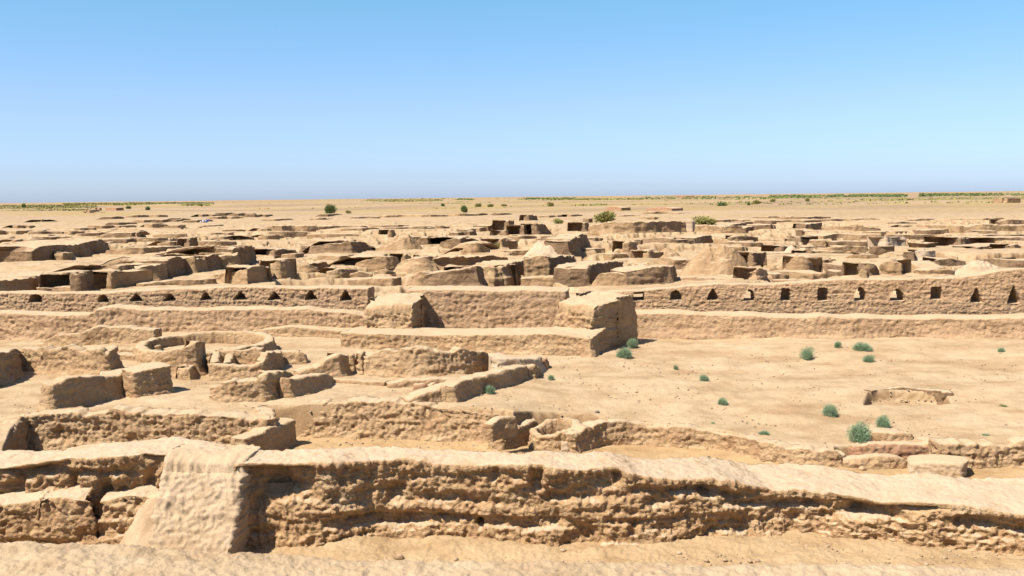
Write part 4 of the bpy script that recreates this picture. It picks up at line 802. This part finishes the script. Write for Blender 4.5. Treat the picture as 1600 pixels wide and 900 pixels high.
for px, py, a, b, lf, lab in B3:
    bush('desert_shrub', lab, 'shrub', px, py, a * .95, b * .95, 3, lf, 'shrubs on the far plain', near=False)
# far scrub: uncountable low growth in bands
def scrub(name, label, bands, m, seed):
    r = np.random.RandomState(seed); V = []; Fc = []
    for x0, x1, y0, y1, n, h in bands:
        for _ in range(n):
            px = r.uniform(x0, x1); py = r.uniform(y0, y1); X, Y, z = UG(px, py, 3); z -= .25
            s = h * r.uniform(.5, 1.3) * (Y / 400) ** .35
            for _ in range(5):
                a = r.uniform(0, 6.28); c = np.array([X + r.normal(0, s * 1.2), Y + r.normal(0, s * 1.2), z]); u = np.array([math.cos(a), math.sin(a), 0]) * s * .7; k = len(V)
                t = np.array([r.normal(0, .25) * s, r.normal(0, .25) * s, s * r.uniform(.6, 1.1)])
                V += [c - u, c + u, c + u * .6 + t, c - u * .6 + t * .9]; Fc.append([k, k + 1, k + 2, k + 3])
    o = mesh_obj(name, V, Fc, m, smooth=False); return tag(o, label, 'scrub', None, 'stuff')
scrub('desert_scrub', 'yellow-green low scrub covering the plain at the far left and centre horizon', [(-60, 60, 322, 331, 1200, .6), (60, 150, 320, 329, 900, .6), (100, 330, 317.5, 321, 900, .9), (0, 120, 321, 324, 400, .8), (570, 690, 312, 315, 350, .8), (850, 1000, 310, 313, 300, .8), (900, 950, 318, 321, 120, .5), (330, 700, 309.5, 311.5, 250, .9), (1040, 1200, 312, 318, 90, .5), (690, 900, 314, 320, 90, .5), (1190, 1600, 309, 313, 350, .6), (-60, 1660, 311, 320, 700, .45), (500, 1660, 308, 312, 700, .6), (380, 1200, 318, 326, 160, .3)], 'leaf_yellow', 3)
scrub('desert_scrub', 'dark green strips of scrub along the right and centre horizon', [(1200, 1345, 305, 310, 260, 1.0), (1330, 1410, 304.5, 310, 330, 1.2), (1440, 1530, 303, 308.5, 300, 1.2), (1530, 1680, 303, 307, 150, 1.1), (1000, 1200, 307, 312, 150, .9), (1240, 1262, 306, 311, 60, 1.1), (1300, 1318, 304, 309, 60, 1.1), (715, 740, 311, 313, 60, 1), (200, 330, 317, 318.5, 200, 1.0), (820, 900, 309.5, 312, 160, 1.)], 'leaf_dark', 4)
# ------------------------------------------------------------------ small far things
def farthing(name, label, cat, pts, th, m='brick', **k):
    global _sd; _sd += 1.1
    return wall(name, label, pts, th=th, lv=3, m=m, cat=cat, seed=_sd, rnd=.15, **k)
farthing('brick_stack', 'far brown stack of bricks by the left scrub', 'brick stack', [(165, 324, 329), (182, 324, 329)], 3, amp=.6)
farthing('brick_ruin', 'low reddish ruin left of the far brown brick stack', 'ruin', [(128, 329, 332), (142, 328, 332.5), (155, 327, 331)], 2)
farthing('brick_post', 'left one of two tiny reddish uprights by the far ruin', 'post', [(145.5, 325, 328.5), (149, 325, 328.5)], 1, amp=.3)
farthing('brick_post', 'right one of two tiny reddish uprights by the far ruin', 'post', [(152, 325.5, 328.5), (155.5, 325, 328.5)], 1, amp=.3)
farthing('brick_ruin', 'brown lumpy ruin right behind the large yellow-green bush', 'ruin', [(946, 324, 328), (958, 322, 328), (971, 324, 328)], 4)
farthing('brick_ruin', 'longer brown-ochre lumpy ruin on the plain right of centre', 'ruin', [(1010, 325, 328.5), (1025, 324, 329), (1040, 323.5, 329), (1050, 325, 329)], 5)
farthing('brick_ruin', 'tiny reddish ruin on the horizon right of centre', 'ruin', [(1058, 305.5, 308), (1072, 305, 308)], 12)
farthing('mud_hut', 'far grey-brown mud hut near the right edge of the horizon', 'hut', [(1552, 309, 316), (1566, 309, 316)], 8, m='far', amp=.5)
farthing('mud_hut', 'tiny hut right beside the grey-brown hut', 'hut', [(1568, 310, 316), (1574, 310, 316)], 6, m='far', amp=.5)
def tarp():
    X, Y, z = UG(320, 351.5, 3); W = 11 * Y / F; z += .25
    r = np.random.RandomState(2); u = np.linspace(0, 1, 14); A, B = np.meshgrid(u, u, indexing='ij')
    q = np.stack([A.ravel() * 5, B.ravel() * 5, 0 * A.ravel()], 1)
    P = np.stack([X + (A.ravel() - .5) * W, Y + (B.ravel() - .5) * W * 1.5, z + .3 + .35 * fbm(q, 1, 2)], 1)
    Fc = grid_faces(14, 14); e = bpy.data.objects.new('plastic_sheet', None); COL.objects.link(e); e.location = (X, Y, z)
    for nm, sel, c in (('white_part', Fc[:110], (.7, .72, .78)), ('blue_part', Fc[110:], (.08, .12, .5))):
        m = mat('sheet_' + nm, [c, tuple(x * .85 for x in c)], 3, 0, rough=.5); v, f = compact(P, sel); mesh_obj(nm, v, f, m, parent=e, origin=np.array([X, Y, z]))
    tag(e, 'crumpled white and blue plastic sheet lying on the far left plateau', 'sheet')
tarp()
# ------------------------------------------------------------------ clods
def clod_mesh(seed):
    import bmesh
    bm = bmesh.new(); bmesh.ops.create_icosphere(bm, subdivisions=2, radius=1)
    v = np.array([x.co[:] for x in bm.verts]); f = np.array([[x.index for x in p.verts] for p in bm.faces]); bm.free()
    v = v * (1 + .32 * fbm(v + seed * 5, 1.1, 3))[:, None] * np.array([1, .8, .6]); return v, f
CL = [clod_mesh(i) for i in range(6)]
def clods(name, label, spec, m, seed, lv):
    r = np.random.RandomState(seed); V = []; Fc = []; k = 0
    for x0, x1, y0, y1, n, s0, s1 in spec:
        for _ in range(n):
            px = r.uniform(x0, x1); py = r.uniform(y0, y1)
            z = 0.1
            for _ in range(12):
                X, Y = U(px, py, z); z = .5 * z + .5 * float(G(np.array([X]), np.array([Y]))[0])
            s = s0 + (s1 - s0) * r.power(.35); v, f = CL[r.randint(6)]
            a = r.uniform(0, 6.28); R = np.array([[math.cos(a), -math.sin(a), 0], [math.sin(a), math.cos(a), 0], [0, 0, 1]])
            V.append((v * s) @ R.T + np.array([X, Y, z + s * .25])); Fc.append(f + k); k += len(v)
    o = mesh_obj(name, np.vstack(V), np.vstack(Fc), m); return tag(o, label, 'rubble', None, 'stuff')
M['clod'] = mat('earth_clod', [(.50, .36, .22), (.60, .45, .29)], 5, .03)
clods('rubble', 'small clods and crumbs of earth on the near mound and trench floor', [(0, 420, 856, 900, 1900, .005, .03), (0, 300, 856, 885, 60, .01, .05), (360, 1600, 886, 900, 900, .005, .025), (480, 1600, 846, 888, 700, .004, .03), (560, 1560, 850, 886, 170, .015, .06), (0, 360, 854, 874, 400, .006, .03)], 'clod', 5, 0)
clods('rubble', 'scattered brown crumbs on the sandy floors of the sunken rooms and the court', [(460, 800, 686, 702, 120, .01, .05), (60, 420, 700, 712, 90, .01, .05), (960, 1300, 690, 700, 40, .01, .04), (860, 1600, 540, 680, 1700, .008, .04), (100, 850, 590, 640, 300, .008, .04), (0, 60, 600, 700, 60, .01, .05), (1350, 1450, 618, 628, 40, .01, .06)], 'clod', 6, 2)
def stone(label, px, py, wpx, m, sd, nm='stone'):
    z = .5
    for _ in range(12):
        X, Y = U(px, py, z); z = .5 * z + .5 * float(G(np.array([X]), np.array([Y]))[0])
    s = wpx / 2 * Y / F; v, f = CL[sd % 6]; o = mesh_obj(nm, v * s + np.array([X, Y, z + s * .4]), f, m, origin=np.array([X, Y, z])); tag(o, label, nm)
stone('single dark grey stone on the near mound in the bottom left corner', 52, 887, 9, 'stone', 1)
stone('reddish clod at the bottom centre on the near mound', 853, 884, 9, 'brick', 2, 'clod')
stone('grey-brown clod pile on the near mound left of the reddish clod', 722, 882, 12, 'stone', 3, 'clod')
stone('squarish pale clod in the trench right of the bottom centre', 1061, 866, 10, 'pale', 4, 'clod')
stone('brown clod on the pale wall top in front of the small dark-faced wall', 1347, 735, 13, 'tan', 5, 'clod')
stone('dark lump of earth by the end of the trench floor at bottom left of centre', 624, 874, 16, 'dark', 0, 'clod')
stone('small dark stone on the sandy court above the oven ring', 933, 645, 8, 'stone', 2)
for o in bpy.data.objects:
    if o.parent and 'kind' in o: del o['kind']
